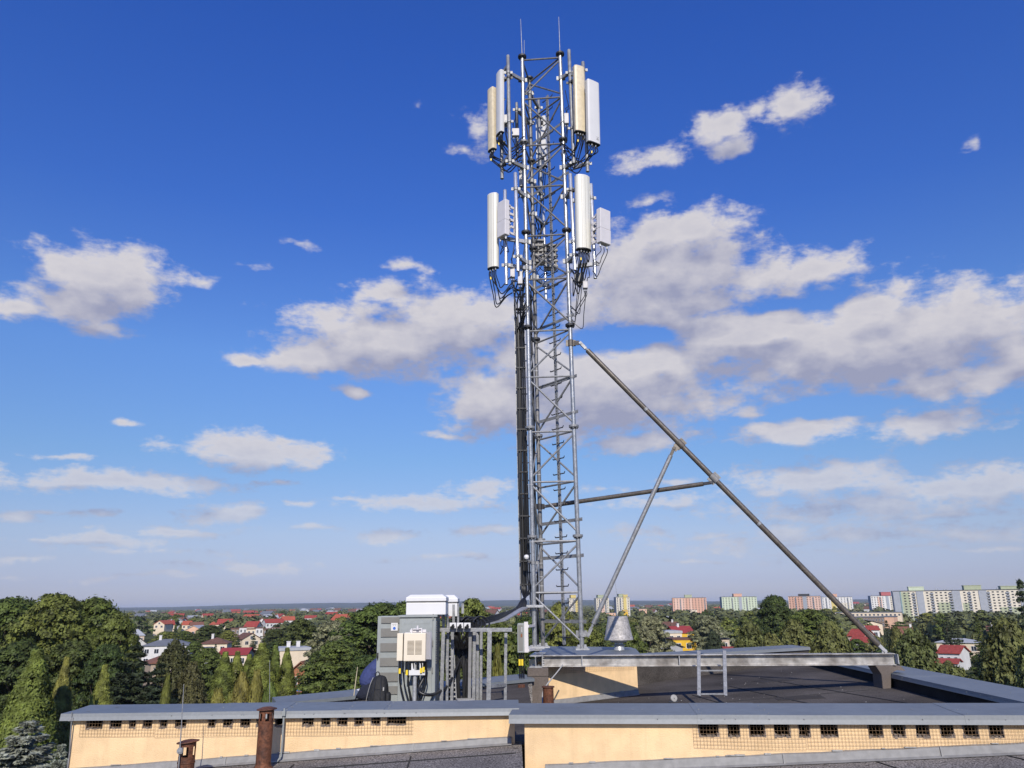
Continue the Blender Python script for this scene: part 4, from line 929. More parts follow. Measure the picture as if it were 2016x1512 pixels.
# white hooded units on top
def hood(label, x0, x1, y0, y1, Y, dp):
    a, e = at(x0, y1, Y), at(x1, y0, Y); t = thing('rooftop_unit', label, 'electrical unit', ((a.x + e.x) / 2, Y + dp / 2, a.z), 'white hooded units on the cabinets'); H = e.z - a.z
    b = MB(); b.box(a.x, e.x, Y, Y + dp, a.z, a.z + H * .60); b.build('body', WHITE, t, bevel=.008)
    b = MB(); b.box(a.x + .006, e.x - .006, Y + .006, Y + dp - .006, a.z + H * .602, a.z + H * .665); b.build('gap', FLASH, t)
    b = MB(); k = .05; z0, z1 = a.z + H * .667, a.z + H
    vs = [(a.x - .004, Y - .012, z0), (e.x + .004, Y - .012, z0), (e.x + .004, Y + dp, z0), (a.x - .004, Y + dp, z0), (a.x - .004, Y - .012, z0 + .05), (e.x + .004, Y - .012, z0 + .05), (e.x + .004, Y + dp, z0 + .05), (a.x - .004, Y + dp, z0 + .05), (a.x + k, Y + .03, z1), (e.x - k, Y + .03, z1), (e.x - k, Y + dp - .04, z1), (a.x + k, Y + dp - .04, z1)]
    b.add(vs, [(0, 3, 2, 1), (0, 1, 5, 4), (1, 2, 6, 5), (2, 3, 7, 6), (3, 0, 4, 7), (4, 5, 9, 8), (5, 6, 10, 9), (6, 7, 11, 10), (7, 4, 8, 11), (8, 9, 10, 11)]); b.build('hood', WHITE, t, bevel=.006)
    return t
hood('white hooded unit on top of the grey cabinets', 799, 878, 1170, 1211, 10.72, .42)
hood('second white hooded unit half hidden behind the front one', 866, 901, 1171, 1214, 11.5, .35)
# cream radio on its own pole before the cabinet
Y = 10.42
t = thing('radio_unit', 'cream radio with slotted cover on a pole in front of the cabinet', 'radio unit', at(817, 1382, Y))
p0, p1 = at(794, 1302, Y), at(838.5, 1246, Y)
b = MB(); b.box(p0.x, p1.x, Y, Y + .10, p0.z, p1.z); cv = b.build('cover', BEIGE, t, bevel=.008)
b = MB(); n = 12
for c_ in range(2):
    xa = at(802 + 15.4 * c_, 1270, Y).x; xb = at(815.5 + 15 * c_, 1270, Y).x
    for i in range(n):
        z = lerp(at(815, 1262, Y).z, at(815, 1288, Y).z, i / (n - 1)); b.box(xa, xb, Y - .0025, Y + .002, z - .0032, z + .0032)
b.build('vent_slot', mat('slot_shadow', (.16, .12, .08), .8), cv)
b = MB(); q = at(782, 1247, Y + .02); b.box(q.x, q.x + .075, Y + .02, Y + .16, p0.z + .004, p1.z - .002); b.build('side_cover', BEIGE, t, bevel=.006)
b = MB()
for i in range(7): b.box(p1.x + .004 + .008 * i, p1.x + .008 + .008 * i, Y + .03, Y + .17, p0.z + .02, p1.z + .01)
b.box(p0.x, p1.x + .06, Y + .105, Y + .15, p0.z + .01, p1.z + .005); b.build('heat_sink', PINKW, t)
b = MB(); x0, x1 = at(806, 1240, Y).x, at(838, 1240, Y).x; zt_ = p1.z
b.box(x0, x1, Y + .06, Y + .075, zt_ + .005, zt_ + .04); b.box(x0 + .02, x0 + .035, Y + .02, Y + .06, zt_, zt_ + .055); b.box(x1 - .06, x1 - .045, Y + .02, Y + .06, zt_, zt_ + .06); b.tube([(x0 + .04, Y + .04, zt_ + .045), (x1 - .05, Y + .04, zt_ + .05)], .008, 8); b.lathe((x0 + .1, Y + .03, zt_ + .04), [(.02, 0), (.02, .02), (.012, .022), (.012, .05)], 10); b.build('top_bracket', PINKW, t)
pp = at(817, 1330, Y + .1); b = MB(); b.tube([(pp.x, Y + .1, cz - .02), (pp.x, Y + .1, p0.z)], .026, 14); b.build('pole', GALVN, t, smooth=True)
b = MB(); x0, x1 = at(804, 1320, Y).x, at(836, 1320, Y).x; z0, z1 = at(815, 1330, Y).z, at(815, 1306, Y).z
b.box(x0, x1, Y + .05, Y + .062, z0, z0 + .06); b.box(x0 + .03, x0 + .07, Y + .05, Y + .062, z0 + .06, z1); b.box(x1 - .07, x1 - .025, Y + .05, Y + .062, z0 + .06, z1); b.build('mounting_plate', WHITE, t)
for i, (sx, ex, ex2, ty) in enumerate(((787, 787, 797, 1321), (793, 795, 806, 0), (801, 804, 808, 1324), (808, 803, 812, 0), (813, 812, 823, 0), (822, 826, 820, 0), (829, 822, 828, 1320), (834, 836, 822, 1318), (840, 840, 826, 0))):
    pts = [at(sx, 1302, Y + .04), at(sx + RNG.normal(), 1318, Y + .06), at(ex, 1340, Y + .12), at((ex * 2 + ex2) / 3, 1358, Y + .14), at(ex2, 1385, Y + .15)]
    b = MB(); b.tube(curve(pts, 6), .0085 if i % 3 else .011, 7); cbl = b.build('power_cable', BLACKC, t, smooth=True)
    if ty: q = at(sx, ty, Y + .035); b = MB(); b.obox(q, (.013, 0, 0), (0, .012, 0), (0, 0, .03)); b.build('cable_tag', YELLOW, cbl)
b = MB(); b.tube(curve([at(838, 1304, Y + .1), at(836, 1330, Y + .14), at(826, 1352, Y + .1), at(828, 1364, Y + .05), at(846, 1368, Y + .1), at(864, 1362, 10.9), at(884, 1346, 11.2), at(905, 1300, 11.5), at(918, 1258, 11.7)], 7), .02, 9)
tag(b.build('conduit_hose', BLACKC, smooth=True, origin=at(846, 1368, Y)), 'thick black hose sagging from the cream radio across to the cable frame', 'hose')
# steel frame carrying the cables
b = MB(); b.bar(at(905, 1238, 11.75), at(985, 1222, 12.6), .16, .02); b.bar(at(985, 1222, 12.6), at(1030, 1196, 13.7), .16, .02); tag(b.build('cable_ramp', GALVN, bevel=.002, origin=at(985, 1222, 12.6)), 'light metal cable ramp under the curving black feeders', 'cable tray')
fr = thing('steel_rack', 'galvanised steel frame standing right of the cabinets, full of black cables', 'steel frame', at(935, 1380, 11.2))
b = MB(); b.bar(at(866, 1240, 11.0), at(1008, 1240, 11.0), .055, .05); b.build('top_rail', GALV, fr, bevel=.003)
b = MB(); b.bar(at(890, 1240, 11.6), at(1000, 1240, 11.6), .05, .05); b.build('top_rail', GALV, fr)
def post(x0, y0, x1, Y, w, m=GALV):
    a = at(x0, y0, Y); e = at(x1, 1384, Y); e.z = E(-1.32); b = MB(); b.bar(a, e, w, .045, up=(0, 1, 0)); b.build('post', m, fr, bevel=.002)
for a in ((873, 1242, 868.5, 10.98, .047), (882, 1225, 880, 11.15, .034), (891, 1242, 889.5, 11.3, .04), (900, 1244, 899.5, 11.6, .035, STRUT), (926, 1244, 924, 11.1, .042, FLASH), (934, 1244, 932.5, 11.2, .045), (940.5, 1244, 940, 11.4, .038), (947.5, 1244, 946.5, 11.5, .038), (964, 1243, 961.5, 10.98, .058), (996, 1246, 994.5, 11.25, .04)): post(*a)
b = MB(); b.bar(at(964, 1351, 11.0), at(995, 1348, 11.25), .05, .04); b.build('lower_rail', GALV, fr)
b = MB(); b.bar(at(898, 1268, 11.8), at(918, 1267, 11.8), .05, .05); b.build('cross_rail', GALVN, fr)
for i, (x, y0, y1, Y) in enumerate(((873, 1188, 1240, 11.05), (881, 1190, 1240, 11.1), (893, 1190, 1232, 11.3), (902, 1188, 1232, 11.3), (911, 1188, 1208, 11.5))):
    b = MB(); b.bar(at(x, y0, Y), at(x, y1, Y), .026 if i % 2 else .034, .02, up=(0, 1, 0)); b.build('slotted_strut', GALV, fr)
b = MB()                                                     # slotted cable tray going down
q0, q1 = at(884, 1250, 11.45), at(890, 1380, 11.45)
for s_ in (-1, 1): b.bar(q0 + Vector((.06 * s_, 0, 0)), q1 + Vector((.06 * s_, 0, 0)), .012, .03)
for k in range(16): p = q0.lerp(q1, k / 15); b.bar(p - Vector((.06, 0, 0)), p + Vector((.06, 0, 0)), .018)
b.build('cable_tray', GALVN, fr)
for k in range(3):
    a, e = at(885 + 14.2 * k, 1237, 10.9), at(898 + 14.2 * k, 1226, 10.9); t = thing('gland_plate', ('left', 'middle', 'right')[k] + ' white cable gland plate of three on the frame rail', 'gland plate', a, 'white gland plates')
    b = MB(); b.box(a.x, e.x, 10.9, 10.93, a.z, e.z); b.build('plate', WHITE, t, bevel=.003)
    b = MB()
    for dx, dz in ((.35, .35), (.62, .7), (.7, .4), (.5, .1)): b.tube([(lerp(a.x, e.x, dx), 10.93, lerp(a.z, e.z, dz)), (lerp(a.x, e.x, dx) - .01, 10.86, lerp(a.z, e.z, dz) - .012)], .013, 8)
    b.build('cable_end', BLACKC, t)
rg = random.Random(5)
for i in range(24):
    x0 = rg.uniform(886, 945); x1 = rg.uniform(880, 925); yb = rg.uniform(1330, 1395)
    pts = [at(x0, rg.uniform(1220, 1238), 11.4 + rg.uniform(-.2, .3)), at(x0 + rg.uniform(-8, 8), 1252, 11.4), at((x0 + x1) / 2 + rg.uniform(-8, 8), 1275 + rg.uniform(-6, 10), 11.5), at(x1 + rg.uniform(-4, 4), 1315, 11.5), at(x1, yb, 11.5)]
    b = MB(); b.tube(curve(pts, 5), rg.choice((.010, .014, .018)), 7); b.build('hanging_cable', BLACKC, fr, smooth=True)
for i in range(7):                                           # loops draped over the rail
    x = 895 + 8 * i; pts = [at(x - 12, 1222, 11.5), at(x, 1214 + 2 * (i % 3), 11.55), at(x + 16, 1219 + 2 * (i % 2), 11.6), at(x + 20, 1232, 11.55), at(x + 6, 1246, 11.5)]
    b = MB(); b.tube(curve(pts, 5), .013, 7); b.build('cable_loop', BLACKC, fr, smooth=True)
b = MB(); q = at(915, 1376, 11.0); b.obox(q + Vector((0, .1, -.06)), (.11, .02, 0), (-.02, .1, 0), (.0, .0, .05)); tag(b.build('concrete_paver', CONC, bevel=.008, origin=q), 'pale concrete paver between the frame posts', 'paver')
b = MB(); q = at(760, 1384, 10.2); b.obox((q.x, 10.35, E(-1.235)), (.22, 0, 0), (0, .5, 0), (0, 0, .03)); tag(b.build('concrete_slab', ZINC, bevel=.01, origin=q), 'pale flat slab under the black backpack', 'slab')
# switch box on the foot of the mast
Y = 13.45; a, e = at(1019, 1285, Y), at(1031.5, 1227, Y)
t = thing('switch_box', 'dark grey slotted box on the foot of the left mast leg', 'control box', (a.x, Y, a.z))
b = MB(); b.box(a.x, e.x, Y, Y + .22, a.z, e.z); b.build('casing', GREYC, t, bevel=.005)
b = MB(); b.box(a.x + .015, e.x - .02, Y - .004, Y, a.z + .03, e.z - .03); b.build('front_panel', GREYD, t)
b = MB(); b.box(a.x + .055, e.x - .03, Y - .007, Y - .004, a.z + .24, a.z + .29); b.build('orange_mark', RUSTO, t)
b = MB(); b.box(a.x + .06, e.x - .028, Y - .007, Y - .004, e.z - .14, e.z - .06); b.build('latch', GALVN, t)
b = MB(); x1 = at(1040, 1250, Y).x; b.box(e.x + .002, x1, Y + .03, Y + .2, a.z, e.z + .02); b.bar((x1, Y + .1, e.z - .05), (Lp(0).x, 13.96, e.z - .05), .03, .04); b.bar((x1, Y + .1, a.z + .03), (Lp(0).x, 13.96, a.z + .03), .03, .04); b.build('mounting_bracket', PINKW, t)
for i, px in enumerate((1023, 1027, 1031)):
    pts = [at(px, 1285, Y + .08), at(px, 1315, Y + .08), at(px + 1, 1350, Y + .1), at(px + 2, 1384, Y + .1)]
    b = MB(); b.tube(curve(pts, 4), .012, 7); c_ = b.build('cable', BLACKC, t, smooth=True)
    if i < 2: q = at(px + 1.2 * i, 1304, Y + .06); b = MB(); b.obox(q, (.016, 0, 0), (0, .015, 0), (0, 0, .048)); b.build('cable_tag', YELLOW, c_)
b = MB(); q = at(1027, 1384, 12.9); b.lathe((q.x, 12.9, E(-1.5)), [(.05, 0), (.05, .26), (.06, .27), (.055, .32)], 14); tag(b.build('vent_pipe', RUST, smooth=True, origin=(q.x, 12.9, E(-1.5))), 'small rusty pipe stub in the gap left of the pedestal', 'vent pipe', 'rusty vent pipes')

# ------------------------------------------------------------------ person crouching behind the backpack
def skin(name, pts, edges, m, parent, lev=2):
    me = bpy.data.meshes.new(name); org = root_of(parent).location
    me.from_pydata([tuple(Vector(p[:3]) - org) for p in pts], edges, []); me.materials.append(m)
    o = bpy.data.objects.new(name, me); COL.objects.link(o); o.parent = parent
    o.modifiers.new('skin', 'SKIN'); me.skin_vertices or None
    for i, p in enumerate(pts):
        r = p[3]; me.skin_vertices[0].data[i].radius = (r if isinstance(r, (int, float)) else r[0], r if isinstance(r, (int, float)) else r[1])
        me.skin_vertices[0].data[i].use_root = (i == 0)
    s = o.modifiers.new('sub', 'SUBSURF'); s.levels = lev; s.render_levels = lev
    return o
hp = at(716, 1374, 11.45); gz = E(zLB(hp.x, 0))
pt = thing('person', 'person in blue shirt and dark trousers crouching behind the cabinet with back turned', 'person', (hp.x, 11.5, gz))
def q3(dx, dy, dz): return Vector((hp.x + dx, 11.5 + dy, gz + dz + .02))
pel, wst, chs, nek, hed, crn = q3(.03, 0, .17), q3(.02, .02, .30), q3(.15, .06, .50), q3(.28, .09, .62), q3(.36, .10, .66), q3(.43, .11, .70)
shl, shr = q3(.22, -.08, .56), q3(.22, .25, .55)
ell, elr = q3(.40, -.10, .36), q3(.42, .26, .34); hal, har = q3(.58, -.02, .26), q3(.60, .16, .26)
hil, hir = q3(.06, -.1, .17), q3(.06, .12, .17); knl, knr = q3(.44, -.10, .42), q3(.46, .16, .40); anl, anr = q3(.32, -.1, .06), q3(.34, .16, .06); tol, tor = q3(.47, -.1, .03), q3(.49, .16, .03)
P_ = lambda v, r: (v.x, v.y, v.z, r)
bodym = skin('body', [P_(pel, .08), P_(wst, .08), P_(chs, .10), P_(nek, .052), P_(hed, .085), P_(crn, .07), P_(shl, .05), P_(ell, .038), P_(hal, .026), P_(shr, .05), P_(elr, .038), P_(har, .026), P_(hil, .07), P_(knl, .05), P_(anl, .035), P_(tol, .03), P_(hir, .07), P_(knr, .05), P_(anr, .035), P_(tor, .03)],
     [(0, 1), (1, 2), (2, 3), (3, 4), (4, 5), (2, 6), (6, 7), (7, 8), (2, 9), (9, 10), (10, 11), (0, 12), (12, 13), (13, 14), (14, 15), (0, 16), (16, 17), (17, 18), (18, 19)], SKIN, pt)
for hnd, sd in ((hal, -1), (har, 1)):                        # hands: palm and five fingers, mostly hidden
    palm = hnd + Vector((.07, .0, -.02)); pts = [P_(hnd, .022), P_(palm, (.032, .016))]; ed = [(0, 1)]
    for k in range(4):
        a = palm + Vector((.04, -.03 + .02 * k, .0)); e = a + Vector((.035, 0, -.012)); g = e + Vector((.02 - .004 * abs(k - 1.5), 0, -.03)); i = len(pts)
        pts += [P_(a, .009), P_(e, .008), P_(g, .007)]; ed += [(1, i), (i, i + 1), (i + 1, i + 2)]
    a = palm + Vector((0, .035 * sd * -1, 0)); e = a + Vector((.03, .012 * -sd, -.02)); i = len(pts); pts += [P_(a, .010), P_(e, .008)]; ed += [(1, i), (i, i + 1)]
    skin('hand', pts, ed, SKIN, pt, 1)
skin('shirt', [P_(wst - Vector((.012, 0, .095)), (.158, .14)), P_(wst + Vector((.035, .01, .08)), (.165, .14)), P_(chs, (.172, .15)), P_(nek - Vector((.035, 0, .03)), .085), P_(shl, .078), P_(shl.lerp(ell, .6), .062), P_(ell, .056), P_(ell.lerp(hal, .4), .05), P_(shr, .078), P_(shr.lerp(elr, .6), .062), P_(elr, .056), P_(elr.lerp(har, .4), .05)],
     [(0, 1), (1, 2), (2, 3), (2, 4), (4, 5), (5, 6), (6, 7), (2, 8), (8, 9), (9, 10), (10, 11)], SHIRT, pt)
skin('undershirt', [P_(wst - Vector((.02, 0, .13)), (.152, .136)), P_(wst - Vector((.015, 0, .09)), (.152, .135))], [(0, 1)], WHITEC, pt)
skin('trousers', [P_(pel - Vector((.0, 0, .0)), (.15, .15)), P_(wst - Vector((0.02, 0, .115)), (.146, .132)), P_(hil, .10), P_(hil.lerp(knl, .5), .085), P_(knl, .07), P_(knl.lerp(anl, .6), .058), P_(anl + Z * .03, .052), P_(hir, .10), P_(hir.lerp(knr, .5), .085), P_(knr, .07), P_(knr.lerp(anr, .6), .058), P_(anr + Z * .03, .052)],
     [(0, 1), (0, 2), (2, 3), (3, 4), (4, 5), (5, 6), (0, 7), (7, 8), (8, 9), (9, 10), (10, 11)], TROUS, pt)
for a, tt in ((anl, tol), (anr, tor)): skin('shoe', [P_(a - Z * .015, .045), P_(a.lerp(tt, .5), .045), P_(tt, .036)], [(0, 1), (1, 2)], BLACKP, pt, 1)
skin('hair', [P_(hed + Vector((-.03, 0, .035)), .075), P_(crn + Vector((-.02, 0, .03)), .066)], [(0, 1)], HAIR, pt)
b = MB(); b.obox(hed + Vector((.085, -.03, -.055)), (.012, 0, 0), (0, .008, 0), (0, 0, .005)); b.obox(hed + Vector((.085, .035, -.055)), (.012, 0, 0), (0, .008, 0), (0, 0, .005)); b.build('eyes', BLACKP, pt)

# ------------------------------------------------------------------ backpack
Y = 10.45; c = at(745, 1380, Y); bz = E(-1.205); t = thing('backpack', 'stuffed black backpack leaning against the narrow cabinet', 'backpack', (c.x, Y, bz))
def blob(mb, c, rx, ry, rz, e=.62, n=24, m=14, lean=(0, 0), seed=0, taper=0):
    rg = np.random.default_rng(seed); ph = rg.uniform(0, 6.3, 6); sp = lambda v: math.copysign(abs(v) ** e, v); vs = []; fs = []
    for i in range(m + 1):
        la = -math.pi / 2 + math.pi * i / m
        for j in range(n):
            lo = 2 * math.pi * j / n; w = 1 + .035 * math.sin(3 * lo + ph[0] + 2 * la) + .03 * math.sin(5 * la + ph[1] + lo) + .02 * math.sin(7 * lo - 4 * la + ph[2])
            z = sp(math.sin(la)); k = 1 - taper * (z + 1) / 2
            vs.append((c[0] + rx * k * w * sp(math.cos(la)) * sp(math.cos(lo)) + lean[0] * z, c[1] + ry * k * w * sp(math.cos(la)) * sp(math.sin(lo)) + lean[1] * z, c[2] + rz * z * (1 + .02 * math.sin(lo * 2 + ph[3]))))
    for i in range(m):
        for j in range(n):
            a, b_ = i * n + j, i * n + (j + 1) % n; fs.append((a, b_, b_ + n, a + n))
    return mb.add(vs, fs)
H = at(745, 1330, Y).z - bz
b = MB(); blob(b, (c.x - .005, Y, bz + H * .5), .135, .11, H * .5, .6, lean=(.012, .04), seed=3, taper=.28); b.build('main_pouch', BAG, t, smooth=True)
b = MB(); blob(b, (c.x + .01, Y - .095, bz + H * .33), .10, .05, H * .27, .6, lean=(.0, .02), seed=4, taper=.1); b.build('front_pocket', BAG, t, smooth=True)
b = MB(); blob(b, (c.x + .115, Y - .01, bz + H * .27), .04, .07, H * .22, .7, seed=5); b.build('side_pocket', BAG, t, smooth=True)
b = MB(); b.tube(curve([(c.x - .05, Y + .03, bz + H * .96), (c.x - .04, Y + .02, bz + H * 1.09), (c.x - .01, Y + .02, bz + H * 1.10), (c.x + .005, Y + .03, bz + H * .97)], 6), .006, 6); b.build('handle', BAG, t, smooth=True)
b = MB(); b.tube(curve([(c.x - .15, Y - .05, bz + .05), (c.x - .135, Y - .06, bz + H * .35), (c.x - .105, Y - .05, bz + H * .7), (c.x - .07, Y - .03, bz + H * .95)], 6), .004, 6); b.build('pale_piping', STRAP, t, smooth=True)
for dx in (-.05, .05): b = MB(); b.tube(curve([(c.x + dx, Y - .12, bz + .04), (c.x + dx * .9, Y - .15, bz + H * .35), (c.x + dx * .8, Y - .10, bz + H * .7), (c.x + dx * .6, Y - .01, bz + H * .97)], 6), .008, 6); b.build('strap', BLACKP, t, smooth=True)
b = MB(); b.obox((c.x + .075, Y - .105, bz + H * .6), (.008, 0, 0), (0, .003, 0), (0, .004, .02)); b.build('label_patch', STRAP, t)
# ------------------------------------------------------------------ ground, hills
GROUND = mat("ground_cover", (.06, .075, .028), .95, 0, .3, .012, col2=(.12, .105, .05), lo=.4, hi=.62, fine=(.15, .7, 1.3), spec=.1)
def far_ground():
    m = bpy.data.materials.new("countryside"); m.use_nodes = True; nt = m.node_tree; b = nt.nodes['Principled BSDF']; b.inputs['Roughness'].default_value = 1; b.inputs['Specular IOR Level'].default_value = .05
    L = nt.links.new; tc = nt.nodes.new('ShaderNodeTexCoord')
    mp = nt.nodes.new('ShaderNodeMapping'); mp.inputs['Scale'].default_value = (1, .55, 1); L(tc.outputs['Object'], mp.inputs[0])
    v = nt.nodes.new('ShaderNodeTexVoronoi'); v.inputs['Scale'].default_value = .004; L(mp.outputs[0], v.inputs['Vector'])
    sp = nt.nodes.new('ShaderNodeSeparateColor'); L(v.outputs['Color'], sp.inputs[0])
    r = nt.nodes.new('ShaderNodeValToRGB'); L(sp.outputs[0], r.inputs[0]); cr = r.color_ramp; cr.interpolation = 'CONSTANT'
    for i, (p, c) in enumerate(((0, (.05, .065, .025)), (.35, (.075, .085, .035)), (.6, (.10, .10, .045)), (.78, (.055, .075, .03)), (.9, (.22, .17, .09)))):
        e = cr.elements[i] if i < 2 else cr.elements.new(1); e.position = p; e.color = (*c, 1)
    n = nt.nodes.new('ShaderNodeTexNoise'); n.inputs['Scale'].default_value = .05; n.inputs['Detail'].default_value = 6; L(tc.outputs['Object'], n.inputs['Vector'])
    mr = nt.nodes.new('ShaderNodeMapRange'); L(n.outputs['Fac'], mr.inputs[0]); mr.inputs[1].default_value = .3; mr.inputs[2].default_value = .7; mr.inputs[3].default_value = .6; mr.inputs[4].default_value = 1.35
    s = nt.nodes.new('ShaderNodeVectorMath'); s.operation = 'SCALE'; L(r.outputs[0], s.inputs[0]); L(mr.outputs[0], s.inputs['Scale']); L(s.outputs[0], b.inputs['Base Color']); return m
gb = MB(); ys = [-300, 0, 120, 300, 700, 1500, 3000, 6000, 12000, 22000]; xs = [-16000, -6000, -2000, -600, -200, 0, 200, 600, 2000, 6000, 16000]
gb.add([(x, y, 0) for y in ys for x in xs], [(j * 11 + i, j * 11 + i + 1, (j + 1) * 11 + i + 1, (j + 1) * 11 + i) for j in range(9) for i in range(10)])
tag(gb.build('ground', far_ground()), kind='structure')
gb = MB(); gb.add([(-90, 20, .02), (90, 20, .02), (160, 170, .02), (-160, 170, .02)], [(0, 1, 2, 3)])
tag(gb.build('yard', GROUND), kind='structure')
HILL = mat("forested_hills", (.028, .042, .024), 1, 0, .3, .004, fine=(.03, .7, 1.3), spec=.05)
hb = MB(); nx = 120
for row, (y, h) in enumerate(((9200, 30), (10800, 62))):
    top = []; 
    for i in range(nx + 1):
        x = -13000 + 26000 * i / nx; top.append(max(8, h + h * .25 * math.sin(x * .0006 + row * 2) + h * .12 * math.sin(x * .0019 + row) + RNG.normal() * 2.2 - (18 if x > 2500 else 0) * (row == 1)))
    vs = []
    for k, (dy, f) in enumerate(((-900, 0), (-500, .45), (-150, .9), (0, 1), (300, .9), (900, 0))): vs += [(-13000 + 26000 * i / nx, y + dy, t * f - 1 * (f == 0)) for i, t in enumerate(top)]
    hb.add(vs, [(k * (nx + 1) + i, k * (nx + 1) + i + 1, (k + 1) * (nx + 1) + i + 1, (k + 1) * (nx + 1) + i) for k in range(5) for i in range(nx)])
tag(hb.build('hills', HILL, smooth=True), kind='structure')

# ------------------------------------------------------------------ trees
def leafmat(name, col, var=.35, sub=.12, scale=.35, col2=None):
    return mat(name, col, .62, 0, var, scale, col2=col2, lo=.3, hi=.7, sub=sub, rand=.35, spec=.25, fine=(1.3, .42, 1.5))  # strong leaf mottling, also standing in for shaded gaps between clumps
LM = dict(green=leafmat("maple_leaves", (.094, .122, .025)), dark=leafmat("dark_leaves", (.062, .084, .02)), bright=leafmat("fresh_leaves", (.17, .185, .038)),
          willow=leafmat("grey_green_leaves", (.21, .215, .11)), birch=leafmat("birch_leaves", (.13, .142, .043)), thuja=leafmat("thuja_sprays", (.145, .175, .034), sub=.1),
          yellow=leafmat("golden_thuja_sprays", (.185, .18, .038), sub=.1), spruce=leafmat("spruce_needles", (.055, .073, .038), sub=.05), blue=leafmat("blue_spruce_needles", (.25, .265, .20), sub=.05),
          larch=leafmat("larch_needles", (.088, .086, .03), sub=.1), cedar=leafmat("dark_fir_needles", (.04, .052, .024), sub=.05))
BARK = mat("bark", (.10, .075, .055), .95, 0, .3, 3, bump=.6, bscale=8)
BIRCHB = mat("birch_bark", (.42, .40, .36), .9, 0, .3, 2, fine=(6, .5, 1.2))
def unit(v): return v / np.maximum(np.linalg.norm(v, axis=1, keepdims=True), 1e-9)
def leaf_mesh(name, C, Nn, w, h, rng, tvec=None, roll=1.0):
    n = len(C); Nn = unit(Nn)
    ref = rng.normal(size=(n, 3)) if tvec is None else tvec + rng.normal(size=(n, 3)) * roll
    t1 = unit(np.cross(Nn, ref)); t2 = np.cross(Nn, t1) if tvec is None else unit(np.cross(t1, Nn))
    w = np.asarray(w).reshape(-1, 1) * np.ones((n, 1)); h = np.asarray(h).reshape(-1, 1) * np.ones((n, 1))
    bend = Nn * (w * .3)
    V = np.stack([C - t2 * h, C + t1 * w - bend, C + t2 * h, C - t1 * w - bend], 1).reshape(-1, 3)
    me = bpy.data.meshes.new(name); me.vertices.add(4 * n); me.vertices.foreach_set('co', V.astype(np.float32).ravel())
    me.loops.add(4 * n); me.loops.foreach_set('vertex_index', np.arange(4 * n, dtype=np.int32))
    me.polygons.add(n); me.polygons.foreach_set('loop_start', np.arange(0, 4 * n, 4, dtype=np.int32)); me.polygons.foreach_set('loop_total', np.full(n, 4, np.int32))
    me.update(calc_edges=True); me.validate(); return me
def sph(n, rng): return unit(rng.normal(size=(n, 3)))
def broad(seed, ncl, nl, size, H=16., R=5.5, base=.14):
    rng = np.random.default_rng(seed); C = []; Nn = []; cl = []
    ph = rng.uniform(0, 6.3, 4)
    for i in range(ncl):
        u = rng.random(); z = base + (1 - base) * (u ** .8); prof = math.sin(math.pi * min(1, max(0, ((z - base) / (1 - base)) * .82 + .16))) ** .62
        a = rng.uniform(0, 2 * math.pi); lump = 1 + .16 * math.sin(2 * a + ph[0]) + .12 * math.sin(3 * a + ph[1] + z * 5)
        rr = R * prof * lump * (rng.uniform(.62, 1.06) if rng.random() < .85 else rng.uniform(.1, .6)); cr = rng.uniform(.55, 1.25) * R / 5.5 * (1.3 if ncl < 100 else 1)
        c = np.array([math.cos(a) * rr, math.sin(a) * rr, z * H - cr * .6]); cl.append((c, cr))
        d = sph(nl, rng); d[:, 2] = np.abs(d[:, 2]) * .9 - .25 * rng.random(nl); d = unit(d)
        rad_ = cr * (rng.uniform(.55, 1.08, nl) ** .6); rad_ = np.where(rng.random(nl) < .07, rad_ * rng.uniform(1.15, 1.55, nl), rad_); p = c + d * rad_[:, None] * np.array([1.1, 1.1, .75])
        out = unit(np.tile(c - np.array([0, 0, H * .5]), (nl, 1)))
        C.append(p); Nn.append(d * .9 + out * .35 + rng.normal(size=(nl, 3)) * .34 + np.array([0, 0, .2]))
    C = np.concatenate(C); Nn = np.concatenate(Nn); s = size * rng.uniform(.6, 1.35, len(C))
    return leaf_mesh('crown', C, Nn, s * .62, s, rng), cl
def trunk_mesh(seed, H, cl, r0=.32, m=BARK, nl=9):
    rng = np.random.default_rng(seed); b = MB(); pts = [Vector((0, 0, -.3))]; 
    for k in range(1, 6): pts.append(Vector((rng.normal() * .12 * k, rng.normal() * .12 * k, H * .17 * k)))
    b.tube(pts, [r0 * 1.25, r0, r0 * .8, r0 * .55, r0 * .35, r0 * .12], 9)
    for (c, cr) in cl[:nl]:
        k = rng.integers(1, 4); p = pts[k]; e = Vector(c); mid = p.lerp(e, .5) + Vector((0, 0, -.4)); b.tube([p, mid, e], [r0 * .42, r0 * .26, r0 * .08], 6)
    return b.mesh('trunk', m, smooth=True)
def thuja(seed, n, size, H=10., R=1.7, tip=.42):
    rng = np.random.default_rng(seed); nb = 230; bz = rng.random(nb) ** .9; ba = rng.uniform(0, 2 * math.pi, nb)
    prof = lambda z: R * np.minimum(1, (z * 7 + .35)) * np.maximum(.03, (1 - z)) ** tip
    i = rng.integers(0, nb, n); z = np.clip(bz[i] + rng.normal(size=n) * .028, 0, 1); a = ba[i] + rng.normal(size=n) * .20
    lump = .86 + .22 * rng.random(nb)[i]
    r = prof(z) * lump * rng.uniform(.78, 1.05, n); C = np.stack([np.cos(a) * r, np.sin(a) * r, z * H + rng.normal(size=n) * .08], 1)
    off = np.stack([np.cos(ba[i]), np.sin(ba[i]), np.full(n, .35)], 1); Nn = off + np.stack([np.cos(a), np.sin(a), np.zeros(n)], 1) * .5 + rng.normal(size=(n, 3)) * .5
    s = size * rng.uniform(.7, 1.3, n); return leaf_mesh('crown', C, Nn, s * .45, s * 1.1, rng, np.array([[0, 0, 1.]]), .5), []
